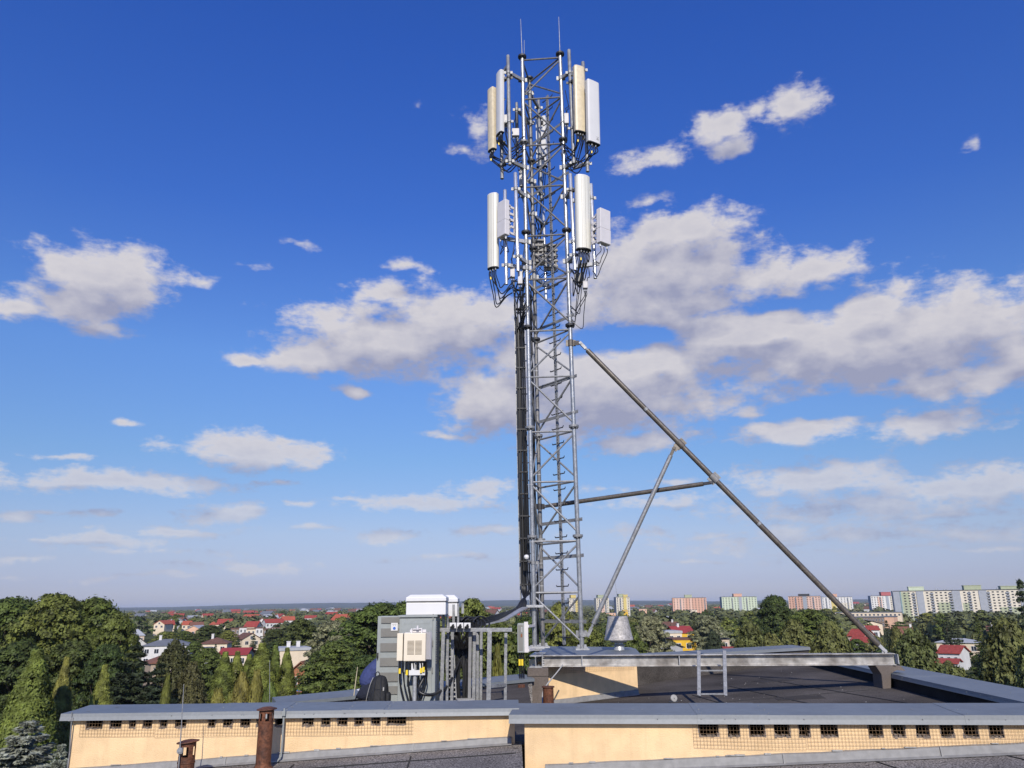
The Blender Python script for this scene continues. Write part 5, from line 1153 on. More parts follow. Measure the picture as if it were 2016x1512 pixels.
def spruce(seed, layers, size, H=14., R=3., droop=.35, dens=26, up=0.):
    rng = np.random.default_rng(seed); C = []; Nn = []; T = []
    for l in range(layers):
        z = (l + rng.random() * .6) / layers; L_ = R * (1 - z) ** .85 + .12; nb = int(6 + 5 * (1 - z)); a0 = rng.uniform(0, 6.3)
        for k in range(nb):
            a = a0 + 2 * math.pi * k / nb + rng.normal() * .15; ln = L_ * rng.uniform(.72, 1.12); m = int(dens * (ln + .35)); t = rng.random(m) ** .7
            d = np.array([math.cos(a), math.sin(a), 0]); sd = np.array([-math.sin(a), math.cos(a), 0])
            side = rng.normal(size=m) * .22 * (1 - t * .6) * min(1, ln)
            p = np.outer(t * ln, d) + np.outer(side, sd); p[:, 2] = z * H + H * .02 + (-droop * t * ln + .22 * ln * t ** 3 + up * t * ln) - rng.random(m) * .22
            C.append(p); Nn.append(np.tile(d * .35 + np.array([0, 0, .8]), (m, 1)) + rng.normal(size=(m, 3)) * .45); T.append(np.tile(d + np.array([0, 0, -droop]), (m, 1)))
    C = np.concatenate(C); Nn = np.concatenate(Nn); T = np.concatenate(T); s = size * rng.uniform(.6, 1.3, len(C))
    return leaf_mesh('crown', C, Nn, s * .42, s * 1.15, rng, T, .3), []
def birch(seed, ns, nl, size, H=14., R=4.2):
    rng = np.random.default_rng(seed); C = []; Nn = []; cl = []
    for i in range(ns):
        z = .25 + .75 * rng.random() ** .75; prof = math.sin(math.pi * min(1, z * .78 + .2)) ** .7; a = rng.uniform(0, 2 * math.pi); r = R * prof * rng.uniform(.25, 1) ** .6
        top = np.array([math.cos(a) * r, math.sin(a) * r, z * H]); ln = rng.uniform(.9, 2.6); m = int(nl * ln / 1.6)
        t = rng.random(m); sw = rng.normal(size=2) * .12
        p = top + np.stack([math.cos(a) * .5 * t + sw[0] * t + rng.normal(size=m) * .17, math.sin(a) * .5 * t + sw[1] * t + rng.normal(size=m) * .17, -ln * t + .3], 1)
        C.append(p); Nn.append(np.tile(np.array([math.cos(a), math.sin(a), .45]), (m, 1)) + rng.normal(size=(m, 3)) * .55)
        if i < 16: cl.append((top, 1))
    C = np.concatenate(C); Nn = np.concatenate(Nn); s = size * rng.uniform(.6, 1.35, len(C)); return leaf_mesh('crown', C, Nn, s * .5, s, rng, np.array([[0, 0, 1.]]), .7), cl
KIND = {}
def reg(k, fn, H, R, r0, m=BARK, nl=9):
    me, cl = fn; KIND.setdefault(k, []).append((me, trunk_mesh(hash(k) % 999 + len(KIND.get(k, [])), H, cl, r0, m, nl), H, R))
for s in (1, 2, 3): reg('broad', broad(s, 260, 120, .215), 16, 5.5, .34)
for s in (11, 12, 13): reg('broadfar', broad(s, 46, 42, .66), 16, 5.5, .34, nl=4)
for s in (21, 22): reg('thuja', thuja(s, 9500, .17), 10, 1.7, .14)
reg('thujanear', thuja(29, 34000, .085, tip=.62), 10, 1.7, .14)
for s in (23, 24): reg('bush', thuja(s, 9000, .12, H=5, R=1.6, tip=.42), 5, 1.6, .1)
for s in (31, 32): reg('spruce', spruce(s, 26, .24), 14, 3., .2)
reg('cedar', spruce(33, 15, .30, H=14, R=4.2, droop=.10, dens=100), 14, 4.2, .26)
for s in (36, 37): reg('sprucefar', spruce(s, 14, .6, dens=9), 14, 3., .2)
reg('blue', spruce(34, 26, .11, H=9, R=3., droop=.12, dens=110, up=.12), 9, 3., .15)
for s in (41, 42, 43): reg('birch', birch(s, 330, 34, .24), 14, 4.2, .16, BIRCHB, 12)
TREES = []
def tree(kind, label, px, py, dist, wpx, lm, group=None, var=None, name=None, trunk=None):
    k = KIND[kind]; me, tm, H, R = k[(var if var is not None else random.randrange(len(k))) % len(k)]
    top = at(px, py, dist); sz = max(.2, top.z / (H * 1.0)); sr = wpx / FPX * dist / (2 * R)
    nm = name or {'broad': 'broadleaf_tree', 'broadfar': 'broadleaf_tree', 'thuja': 'thuja_tree', 'thujanear': 'thuja_tree', 'bush': 'thuja_shrub', 'spruce': 'spruce_tree', 'sprucefar': 'spruce_tree', 'cedar': 'fir_tree', 'blue': 'blue_spruce_tree', 'birch': 'birch_tree'}[kind]
    t = thing(nm, label, 'shrub' if kind == 'bush' else 'tree', (top.x, dist, 0), group); t.rotation_euler.z = random.uniform(0, 6.28); t.scale = (sr, sr, sz)
    for n_, m_ in (('trunk', tm), ('crown', me)):
        o = bpy.data.objects.new(n_, m_); COL.objects.link(o); o.parent = t
        if n_ == 'crown':
            if not m_.materials: m_.materials.append(LM['green'])
            o.material_slots[0].link = 'OBJECT'; o.material_slots[0].material = LM[lm]
    return t
T_ = tree
# the big mass on the left
T_('broad', 'tall dark maple at the far left edge of the photo', 28, 1176, 118, 170, 'green', var=0)
T_('broad', 'tall maple in the left mass, second from the left edge', 112, 1170, 108, 165, 'green', var=1)
T_('broad', 'tall maple in the left mass just left of its rounded right end', 188, 1178, 112, 150, 'green', var=2)
T_('broad', 'rounded maple ending the tall left mass beside the far view', 232, 1208, 106, 100, 'green', var=0)
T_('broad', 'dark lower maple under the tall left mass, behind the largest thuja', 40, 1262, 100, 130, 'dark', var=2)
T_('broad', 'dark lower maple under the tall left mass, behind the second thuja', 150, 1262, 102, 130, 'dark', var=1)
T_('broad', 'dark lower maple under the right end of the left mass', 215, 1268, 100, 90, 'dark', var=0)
T_('thujanear', 'largest cone-shaped thuja at the lower left', 74, 1286, 70, 165, 'thuja', 'thujas in the left garden', 0)
T_('thujanear', 'olive thuja between the largest one and the roof corner', 131, 1300, 76, 78, 'yellow', 'thujas in the left garden', 1)
T_('thujanear', 'bluntly pointed thuja standing over the left end of the coping', 207, 1314, 84, 84, 'thuja', 'thujas in the left garden', 0)
T_('bush', 'low thuja shrub at the foot of the bluntly pointed thuja', 182, 1376, 82, 34, 'thuja', var=0)
T_('cedar', 'dark layered fir right of the tall left mass', 270, 1268, 96, 175, 'cedar', var=0)
T_('cedar', 'dark fir whose layered boughs hang before a rusty roof', 318, 1304, 94, 130, 'cedar', var=0)
T_('birch', 'brownish larch in front of the white house with grey hip roof', 346, 1262, 128, 84, 'larch', name='larch_tree', var=0)
T_('birch', 'drooping brownish larch above the thin rod on the short rusty pipe', 378, 1306, 100, 74, 'larch', name='larch_tree', var=1)
T_('bush', 'golden thuja shrub below the dark fir', 330, 1334, 84, 34, 'yellow', var=1)
T_('broad', 'leafy green tree between the larches and the thuja row', 412, 1276, 122, 86, 'green', var=1)
for i, (px, py, w, d, lm, lb) in enumerate(((444, 1287, 30, 112, 'thuja', 'first slim thuja of the row, left of the red metal roof gable'), (468, 1286, 26, 113, 'thuja', 'slim thuja of the row below the middle of the red metal roof'), (491, 1292, 26, 114, 'thuja', 'slim thuja of the row below the right end of the red metal roof'),
        (517, 1270, 40, 112, 'thuja', 'tallest and broadest thuja of the row'), (543, 1274, 24, 114, 'thuja', 'narrow thuja right of the tallest one in the row'), (566, 1279, 24, 112, 'thuja', 'thuja at the right end of the row, before the cream gable wall'))):
    T_('thujanear', lb, px, py, d, w * 2.7, lm, 'row of thujas beyond the left roof', i)
for i, (px, py, w, lb) in enumerate(((430, 1363, 38, 'low golden shrub left of the thuja row feet'), (478, 1330, 36, 'golden shrub in front of the second and third row thujas'), (506, 1326, 30, 'golden shrub left of the tallest row thuja foot'), (533, 1350, 34, 'low golden shrub at the foot of the tallest row thuja'), (458, 1368, 34, 'lowest golden shrub just over the left coping'))):
    T_('bush', lb, px, py, 92, w * 1.7, 'yellow' if i != 3 else 'thuja', 'golden shrubs before the thuja row', i)
T_('broad', 'dark shrub tree filling the gap behind the thuja row', 500, 1312, 118, 120, 'dark', var=2)
T_('blue', 'grey-green blue spruce at the bottom left corner', 58, 1420, 58, 330, 'blue', var=0)
T_('blue', 'lower blue spruce tight against the left end of the peach wall', 122, 1466, 52, 150, 'blue', var=0)
T_('broad', 'green tree in front of the red-roofed cluster left of the strut foot', 1684, 1258, 205, 52, 'green', var=1)
T_('broad', 'bushy tree at the right of the red-roofed cluster', 1722, 1252, 190, 40, 'birch', var=2)
# between the left houses
T_('broad', 'bright round tree below the far red-roofed pair', 330, 1243, 300, 62, 'bright', var=0)
T_('broad', 'dark broad tree left of the brown-roofed cream house chimney', 414, 1231, 345, 62, 'dark', var=1)
T_('broad', 'bright small tree right of the dark broad one', 450, 1241, 330, 34, 'bright', var=2)
T_('broad', 'green tree in front of the salmon house', 366, 1242, 320, 44, 'green', var=2)
T_('broad', 'green tree between the grey hip roof and the brown hip roof', 384, 1262, 215, 40, 'green', var=0)
T_('broad', 'dark tree before the white townhouses', 545, 1238, 330, 50, 'dark', var=0)
T_('broad', 'green tree behind the right end of the thuja row', 552, 1256, 240, 44, 'green', var=1)
# middle
T_('broad', 'big round dark tree in front of the red-roofed townhouses', 592, 1219, 200, 84, 'dark', var=1)
T_('broad', 'pale green round tree left of the narrow louvred cabinet', 655, 1222, 150, 100, 'willow', var=0)
T_('broad', 'large green tree standing behind the narrow louvred cabinet', 745, 1188, 128, 170, 'green', var=2)
T_('broad', 'big bright tree low behind the crouching person', 668, 1262, 108, 150, 'green', var=1)
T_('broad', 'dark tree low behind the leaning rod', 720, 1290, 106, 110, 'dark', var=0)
T_('broad', 'green tree behind the white hooded units', 800, 1184, 132, 110, 'green', var=0)
T_('broad', 'bright green tree right of the white hooded units', 928, 1179, 112, 104, 'bright', var=1)
T_('broad', 'green tree behind the cable frame posts', 972, 1216, 102, 120, 'green', var=2)
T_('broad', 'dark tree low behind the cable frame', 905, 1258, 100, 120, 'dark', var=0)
T_('bush', 'golden cone shrub seen through the cable frame', 979, 1284, 74, 44, 'yellow', var=0)
T_('broad', 'green tree directly behind the mast foot', 1040, 1212, 104, 110, 'green', var=0)
T_('broad', 'taller bright tree between the mast legs', 1098, 1186, 130, 78, 'bright', var=2)
T_('broad', 'leafy tree between the right mast leg and the bell cowl', 1155, 1228, 108, 110, 'green', var=1)
T_('broad', 'low tree right beneath the bell cowl', 1236, 1236, 106, 84, 'green', var=2)
T_('broad', 'pale silvery willow right of the bell cowl', 1281, 1212, 168, 74, 'willow', var=0)
# right
T_('broad', 'tall dark crown rising above the right-hand birches', 1524, 1172, 182, 84, 'dark', var=0)
T_('broad', 'silvery round tree right of the yellow-walled house', 1392, 1212, 235, 66, 'willow', var=1)
T_('broad', 'dark bush tree between the yellow building and the beige chimney house', 1404, 1242, 170, 38, 'cedar', var=2)
T_('broad', 'green tree behind the right-hand birches, left of the brown strut', 1590, 1200, 165, 120, 'green', var=2)
T_('birch', 'hanging birch left of the far deck corner', 1475, 1226, 112, 100, 'birch', 'birches beyond the far deck', 0)
T_('birch', 'birch over the back corner of the deck', 1560, 1224, 106, 110, 'birch', 'birches beyond the far deck', 1)
T_('birch', 'broad birch left of the brown strut foot', 1630, 1226, 108, 110, 'birch', 'birches beyond the far deck', 2)
T_('birch', 'low birch behind the middle of the far parapet', 1518, 1252, 98, 100, 'birch', 'birches beyond the far deck', 1)
T_('birch', 'birch just right of the dark beam post', 1795, 1242, 96, 128, 'birch', 'birches right of the deck', 0)
T_('birch', 'slender birch between post and red-roofed white house', 1762, 1236, 122, 50, 'birch', 'birches right of the deck', 2)
T_('birch', 'low birch under the red-roofed white house', 1880, 1316, 84, 130, 'birch', 'birches right of the deck', 1)
T_('birch', 'large birch near the right edge of the photo', 1976, 1222, 80, 150, 'birch', 'birches right of the deck', 2)
T_('birch', 'birch cut by the right edge of the photo', 2030, 1260, 72, 120, 'birch', 'birches right of the deck', 0)
T_('spruce', 'tall dark pine at the right edge, cut by the frame', 2006, 1137, 96, 92, 'spruce', name='pine_tree', var=0)
for i, (px, py, w, d, lb) in enumerate(((1862, 1206, 44, 225, 'bluish spruce in front of the green and cream block, nearer its middle'), (1880, 1216, 34, 228, 'smaller bluish spruce beside the taller one'), (1922, 1212, 34, 235, 'pale spruce left of the dark spruce pair'), (1945, 1220, 36, 232, 'dark spruce under the right part of the green block'), (1744, 1220, 34, 215, 'dark spruce between the brown strut and the green block'))):
    T_('spruce', lb, px, py, d, w, 'spruce' if i != 2 else 'green', 'spruces before the green block', i)
T_('spruce', 'tiny dark spruce beside the brown-roofed gable house', 1320, 1229, 380, 12, 'spruce', var=1)
for px, py, w, d, lb in ((470, 1255, 30, 240, 'dark spruce left of the cream brown-roofed gable'), (500, 1250, 34, 236, 'dark spruce right above the red metal roof'), (526, 1254, 30, 232, 'third dark spruce above the thuja row'), (425, 1268, 24, 250, 'small dark spruce before the brown-roofed cream house')):
    T_('spruce', lb, px, py, d, w, 'spruce', 'spruces among the left houses')

# ------------------------------------------------------------------ houses
def cmat(name, col, **k): return mat(name, col, k.pop('rough', .9), 0, k.pop('var', .08), k.pop('scale', .6), **k)
WALLM = dict(white=cmat("white_render", (.64, .62, .59)), cream=cmat("cream_render", (.70, .58, .42)), beige=cmat("beige_render", (.55, .43, .33)), yellow=cmat("yellow_render", (.70, .42, .03)), peach=cmat("salmon_render", (.68, .42, .28)), grey=cmat("grey_render", (.36, .36, .37)), brick=cmat("orange_brick", (.36, .15, .075), fine=(5, .8, 1.2)), brown=cmat("brown_render", (.22, .16, .12)), tan=cmat("tan_render", (.42, .33, .24)))
ROOFM = dict(red=cmat("red_tiles", (.31, .05, .035), fine=(2, .8, 1.2)), orange=cmat("orange_tiles", (.40, .09, .045), fine=(2, .8, 1.2)), maroon=cmat("maroon_metal", (.28, .035, .035)), brown=cmat("brown_tiles", (.15, .07, .045), fine=(2, .8, 1.2)), rust=cmat("rusty_tiles", (.20, .085, .05)), dark=cmat("dark_roofing", (.035, .037, .045)), grey=cmat("grey_roofing", (.14, .15, .17)), pale=cmat("pale_roofing", (.38, .39, .40)))
GLASS = mat("window_glass", (.03, .035, .045), .15, 0, .3, .7); FRAMEW = mat("white_window_frame", (.7, .7, .7), .5)
def facade_windows(t, wall_y, xs, zs, w, h, name='window', m=FRAMEW, xoff=0, side=None):
    first = None
    for z in zs:
        for x in xs:
            if first is None:
                b = MB(); b.box(-w / 2, w / 2, -.05, .05, -h / 2, h / 2); o = b.build(name, m, t, origin=(0, 0, 0))
                b = MB(); b.box(-w / 2 + .09, -.04, -.062, -.052, -h / 2 + .09, h / 2 - .09); b.box(.04, w / 2 - .09, -.062, -.052, -h / 2 + .09, h / 2 - .09); p = b.build('pane', GLASS, o, origin=(0, 0, 0)); first = (o, p); q = o
            else:
                q = first[0].copy(); COL.objects.link(q); q.parent = t; p = first[1].copy(); COL.objects.link(p); p.parent = q
            if side is None: q.location = (x, wall_y, z)
            else: q.location = (side, x, z); q.rotation_euler.z = math.pi / 2 if side > 0 else -math.pi / 2
def house(label, x0, x1, yr, ye, dist, roof, wm, rm, depth=9., yaw=0., win=(3, 1), chim=(), cat='house', name='house', zb=0, ov=.4):
    """x0, x1: sight lines of the front corners; yr, ye: heights of ridge and eaves"""
    a, e = at(x0, ye, dist), at(x1, ye, dist); cx = (a.x + e.x) / 2; w = e.x - a.x; he = a.z; hr = at((x0 + x1) / 2, yr, dist).z
    th = math.atan2(cx, dist); t = thing(name, label, cat, (cx, dist, 0)); t.rotation_euler.z = -th + rad(yaw); d = depth; hw = w / 2
    O = (0, 0, 0)
    b = MB()
    if roof == 'gableF':                                  # gable end towards the viewer
        b.prism([(-hw, zb), (hw, zb), (hw, he), (0, hr - .15), (-hw, he)], (0, 0, 0), (0, d, 0), (1, 0, 0), (0, 0, 1))
    elif roof == 'gableS':
        b.prism([(0, zb), (d, zb), (d, he), (d / 2, hr - .15), (0, he)], (-hw, 0, 0), (hw, 0, 0), (0, 1, 0), (0, 0, 1))
    else: b.box(-hw, hw, 0, d, zb, he)
    b.build('wall', WALLM[wm], t, origin=O)
    b = MB(); k = .22
    if roof == 'gableF':
        sl = (hr - he) / hw
        for s in (-1, 1): b.prism([(0, hr), (s * (hw + ov), hr - sl * (hw + ov)), (s * (hw + ov), hr - sl * (hw + ov) + k), (0, hr + k)], (0, -ov, 0), (0, d + ov, 0), (1, 0, 0), (0, 0, 1))
    elif roof == 'gableS':
        sl = (hr - he) / (d / 2)
        for s in (-1, 1): b.prism([(0, hr), (s * (d / 2 + ov), hr - sl * (d / 2 + ov)), (s * (d / 2 + ov), hr - sl * (d / 2 + ov) + k), (0, hr + k)], (-hw - ov, d / 2, 0), (hw + ov, d / 2, 0), (0, 1, 0), (0, 0, 1))
    elif roof == 'hip':
        r = max(.3, hw - d / 2); A = [(-hw - ov, -ov, he), (hw + ov, -ov, he), (hw + ov, d + ov, he), (-hw - ov, d + ov, he)]; U = [(x, y, z + .15) for x, y, z in A]
        b.add(A + U + [(-r, d / 2, hr), (r, d / 2, hr)], [(0, 1, 5, 4), (1, 2, 6, 5), (2, 3, 7, 6), (3, 0, 4, 7), (4, 5, 9, 8), (5, 6, 9), (6, 7, 8, 9), (7, 4, 8), (3, 2, 1, 0)])
    else:
        b.box(-hw - ov * .5, hw + ov * .5, -ov * .5, d + ov * .5, he + .003, max(hr, he + .35))
    rf = b.build('roof', ROOFM[rm], t, origin=O)
    for fx in chim:
        b = MB(); x = fx * hw; y = d * .45; b.box(x - .4, x + .4, y - .35, y + .35, max(he, hr - 2), hr + 1.1); b.box(x - .48, x + .48, y - .43, y + .43, hr + 1.1, hr + 1.25); b.build('chimney', WALLM['white' if fx > -.5 else 'brick'], rf, origin=O)
    nx_, nz_ = win
    if nx_: facade_windows(t, 0, [-hw + w * (i + .5) / nx_ for i in range(nx_)], [he - 1.6 - 2.9 * k_ for k_ in range(nz_)], min(1.5, w / nx_ * .5), 1.5)
    if roof == 'gableF' and hw > 3 and nx_ and hr - he > 2: facade_windows(t, 0, [0], [he + (hr - he) * .25], 1.3, 1.3)
    return t
house('white house with black roof at the edge of the tall left trees', 244, 290, 1252, 1270, 290, 'gableF', 'white', 'dark', 11, 18, (3, 2))
house('white two-storey house with grey hip roof and white chimney', 284, 372, 1259, 1272, 270, 'hip', 'white', 'grey', 10, -6, (5, 2), (-.35,))
house('old house with rusty hip roof behind the dark fir', 300, 362, 1289, 1306, 190, 'hip', 'tan', 'rust', 8, 10, (3, 1))
house('pale house with light grey roof above the black-roofed white one', 256, 283, 1239, 1252, 360, 'hip', 'beige', 'pale', 9, 0, (3, 1))
house('cream gabled house with bright red roof, left one of the far red pair', 303, 324, 1222, 1229, 560, 'gableF', 'cream', 'orange', 12, -25, (2, 1))
house('red-roofed house touching the right side of the cream gabled one', 322, 343, 1222, 1230, 572, 'gableS', 'cream', 'red', 10, 8, (2, 1))
house('faded red roof left of the wide red-roofed house in the middle distance', 359, 375, 1223, 1230, 610, 'gableS', 'cream', 'orange', 9, -8, (2, 1))
house('long faded brick-red roof in the middle distance', 376, 400, 1225, 1231, 600, 'gableS', 'beige', 'rust', 9, 5, (3, 1))
house('salmon house with flat triangular front and pale roof', 366, 396, 1232, 1240, 420, 'gableF', 'peach', 'pale', 12, -20, (3, 1))
house('small red roof right of the long faded one', 413, 427, 1224, 1230, 620, 'hip', 'cream', 'orange', 8, 0, (2, 1))
house('wide bright red roof left of the white townhouses', 427, 454, 1219, 1229, 600, 'gableS', 'cream', 'red', 10, -12, (3, 1))
house('cream house with brown hip roof and white chimney', 396, 446, 1256, 1268, 285, 'hip', 'cream', 'brown', 10, -10, (3, 2), (-.3,))
house('small white shed beside the brown-roofed cream house', 400, 416, 1275, 1279, 262, 'flat', 'white', 'grey', 6, 0, (2, 1))
house('house with long red metal roof above the thuja row', 432, 486, 1278, 1289, 225, 'gableS', 'cream', 'maroon', 8, -14, (3, 2))
house('bare cream gable wall with chimneys right of the thuja row', 552, 610, 1275, 1281, 185, 'flat', 'cream', 'pale', 9, 8, (0, 0), (-.3, .35))
house('orange brick house with white windows beside the big bright tree', 572, 612, 1304, 1322, 150, 'gableF', 'brick', 'rust', 8, -16, (2, 2), (.55,))
house('white townhouse with red roof and dark balconies', 524, 560, 1219, 1226, 545, 'gableS', 'white', 'red', 11, 14, (5, 2))
house('red-roofed townhouse at the left end of the white ones', 507, 524, 1217, 1225, 560, 'gableF', 'white', 'red', 10, 0, (2, 1))
house('red sloping roof lower left of the townhouses', 480, 505, 1224, 1234, 520, 'gableS', 'cream', 'red', 10, -22, (3, 1))
house('red roof behind the right end of the townhouses', 556, 580, 1214, 1221, 640, 'gableS', 'white', 'orange', 10, 5, (3, 1))
house('far red roof above the round dark tree', 600, 622, 1212, 1217, 760, 'gableS', 'white', 'red', 10, -5, (3, 1))
for i, (a, e, y, wmn) in enumerate(((456, 472, 1238, 'brown'), (472, 486, 1236, 'white'), (487, 503, 1239, 'cream'), (504, 518, 1237, 'white'), (519, 535, 1239, 'brown'), (536, 552, 1237, 'white'))):
    house(('brown flat-roofed row house at the left end of the row', 'white row house with a taller front, second in the row', 'cream flat-roofed row house in the middle left of the row', 'white flat-roofed row house in the middle right of the row', 'brown flat-roofed row house second from the right end', 'white flat-roofed row house at the right end of the row')[i], a, e, y - 1, y, 430, 'flat', wmn, 'brown', 8, 4, (2, 2))
house('cream gable with brown roof in front of the row houses', 477, 514, 1247, 1258, 350, 'gableF', 'cream', 'brown', 10, 20, (2, 1))
house('pale blue hall far behind the red roofs', 372, 395, 1212, 1215, 1150, 'gableS', 'grey', 'pale', 18, 10, (0, 0), cat='hall', name='hall')
# right-hand houses
house('brown-roofed gable house nearest the silvery willow', 1300, 1328, 1225, 1234, 410, 'gableS', 'white', 'brown', 9, -18, (3, 1), (.4,))
house('yellow-walled house with red roof right of the white flat one', 1326, 1367, 1234, 1246, 330, 'gableS', 'yellow', 'maroon', 9, 22, (2, 1), (-.2,))
house('brown hip roof behind the yellow-walled house', 1334, 1356, 1231, 1237, 345, 'hip', 'white', 'brown', 8, 0, (2, 1))
house('white flat house with pale roof above the yellow building', 1301, 1343, 1242, 1247, 300, 'flat', 'cream', 'pale', 12, 16, (3, 2))
house('bright yellow flat-roofed building behind the beam', 1325, 1386, 1257, 1260, 235, 'flat', 'yellow', 'brown', 10, 14, (3, 1), cat='building', name='flat_building')
house('grey gabled shed with dark roof left of the yellow building', 1292, 1346, 1264, 1275, 190, 'gableF', 'grey', 'dark', 12, 24, (2, 1))
house('low dark-roofed outbuilding right of the bell cowl', 1274, 1302, 1257, 1268, 195, 'gableS', 'white', 'dark', 10, 10, (2, 1))
house('small beige house with a white chimney block', 1419, 1436, 1256, 1259, 230, 'flat', 'beige', 'dark', 7, 20, (1, 1), (0,))
house('red roof just over the beam left of the far parapet', 1404, 1432, 1276, 1283, 200, 'gableS', 'beige', 'red', 8, -20, (2, 1))
house('red-roofed house left of the strut foot, uppermost of the cluster', 1669, 1700, 1240, 1252, 290, 'gableS', 'beige', 'red', 9, -24, (3, 1), (.5,))
house('red-roofed house low in the cluster left of the strut foot', 1676, 1712, 1255, 1265, 260, 'gableS', 'white', 'red', 8, -14, (3, 1))
house('red-roofed white house behind the strut foot', 1702, 1730, 1233, 1240, 320, 'gableS', 'white', 'red', 8, 12, (2, 1))
house('beige gabled hall in front of the long brown building', 1699, 1736, 1223, 1229, 440, 'gableF', 'cream', 'dark', 20, 15, (2, 1), cat='hall', name='hall')
house('long low brown building under the brown strut', 1682, 1738, 1214, 1216, 530, 'flat', 'brown', 'grey', 14, -10, (10, 2), cat='building', name='flat_building')
house('salmon end block joined to the long brown building', 1734, 1758, 1213, 1215, 525, 'flat', 'peach', 'grey', 14, -10, (0, 0), cat='building', name='flat_building')
house('low cream and green school-like building behind the brown one', 1648, 1768, 1205, 1207, 640, 'flat', 'cream', 'grey', 14, -5, (16, 1), cat='building', name='flat_building')
house('rust-red roof with one dormer above the right-hand birches', 1763, 1797, 1235, 1248, 350, 'gableS', 'white', 'rust', 9, 6, (3, 1), (.9,))
house('white house with red roof and balcony among the right birches', 1848, 1886, 1273, 1286, 215, 'gableS', 'white', 'red', 9, -16, (3, 2))
house('small red-roofed annex below the red-roofed white house', 1846, 1882, 1299, 1306, 200, 'gableS', 'white', 'red', 6, -10, (2, 1))
house('pale house with grey roof above the red-roofed white house', 1847, 1921, 1257, 1266, 255, 'hip', 'cream', 'pale', 9, -8, (4, 1))
house('orange-walled house at the edge of the dark pine', 1946, 1968, 1233, 1242, 320, 'gableS', 'peach', 'brown', 8, 0, (2, 1), (-.3,))
for i, px in enumerate((619, 628.5, 637, 646)):
    d = 2300; c = at(px, 1203 if i % 2 else 1204, d); t = thing('silo', ('leftmost pale grey silo of four', 'second pale grey silo from the left', 'third pale grey silo from the left', 'rightmost pale grey silo of four')[i] + ' on the far plain', 'silo', (c.x, d, 0), 'silos on the plain')
    b = MB(); b.lathe((c.x, d, 0), [(5.6, 0), (5.6, c.z * .86)], 16); b.build('tank', WALLM['white'], t, smooth=True)
    b = MB(); b.lathe((c.x, d, c.z * .86), [(5.9, 0), (5.9, .4), (1, c.z * .14)], 16); b.build('cone_roof', ROOFM['pale'], t)

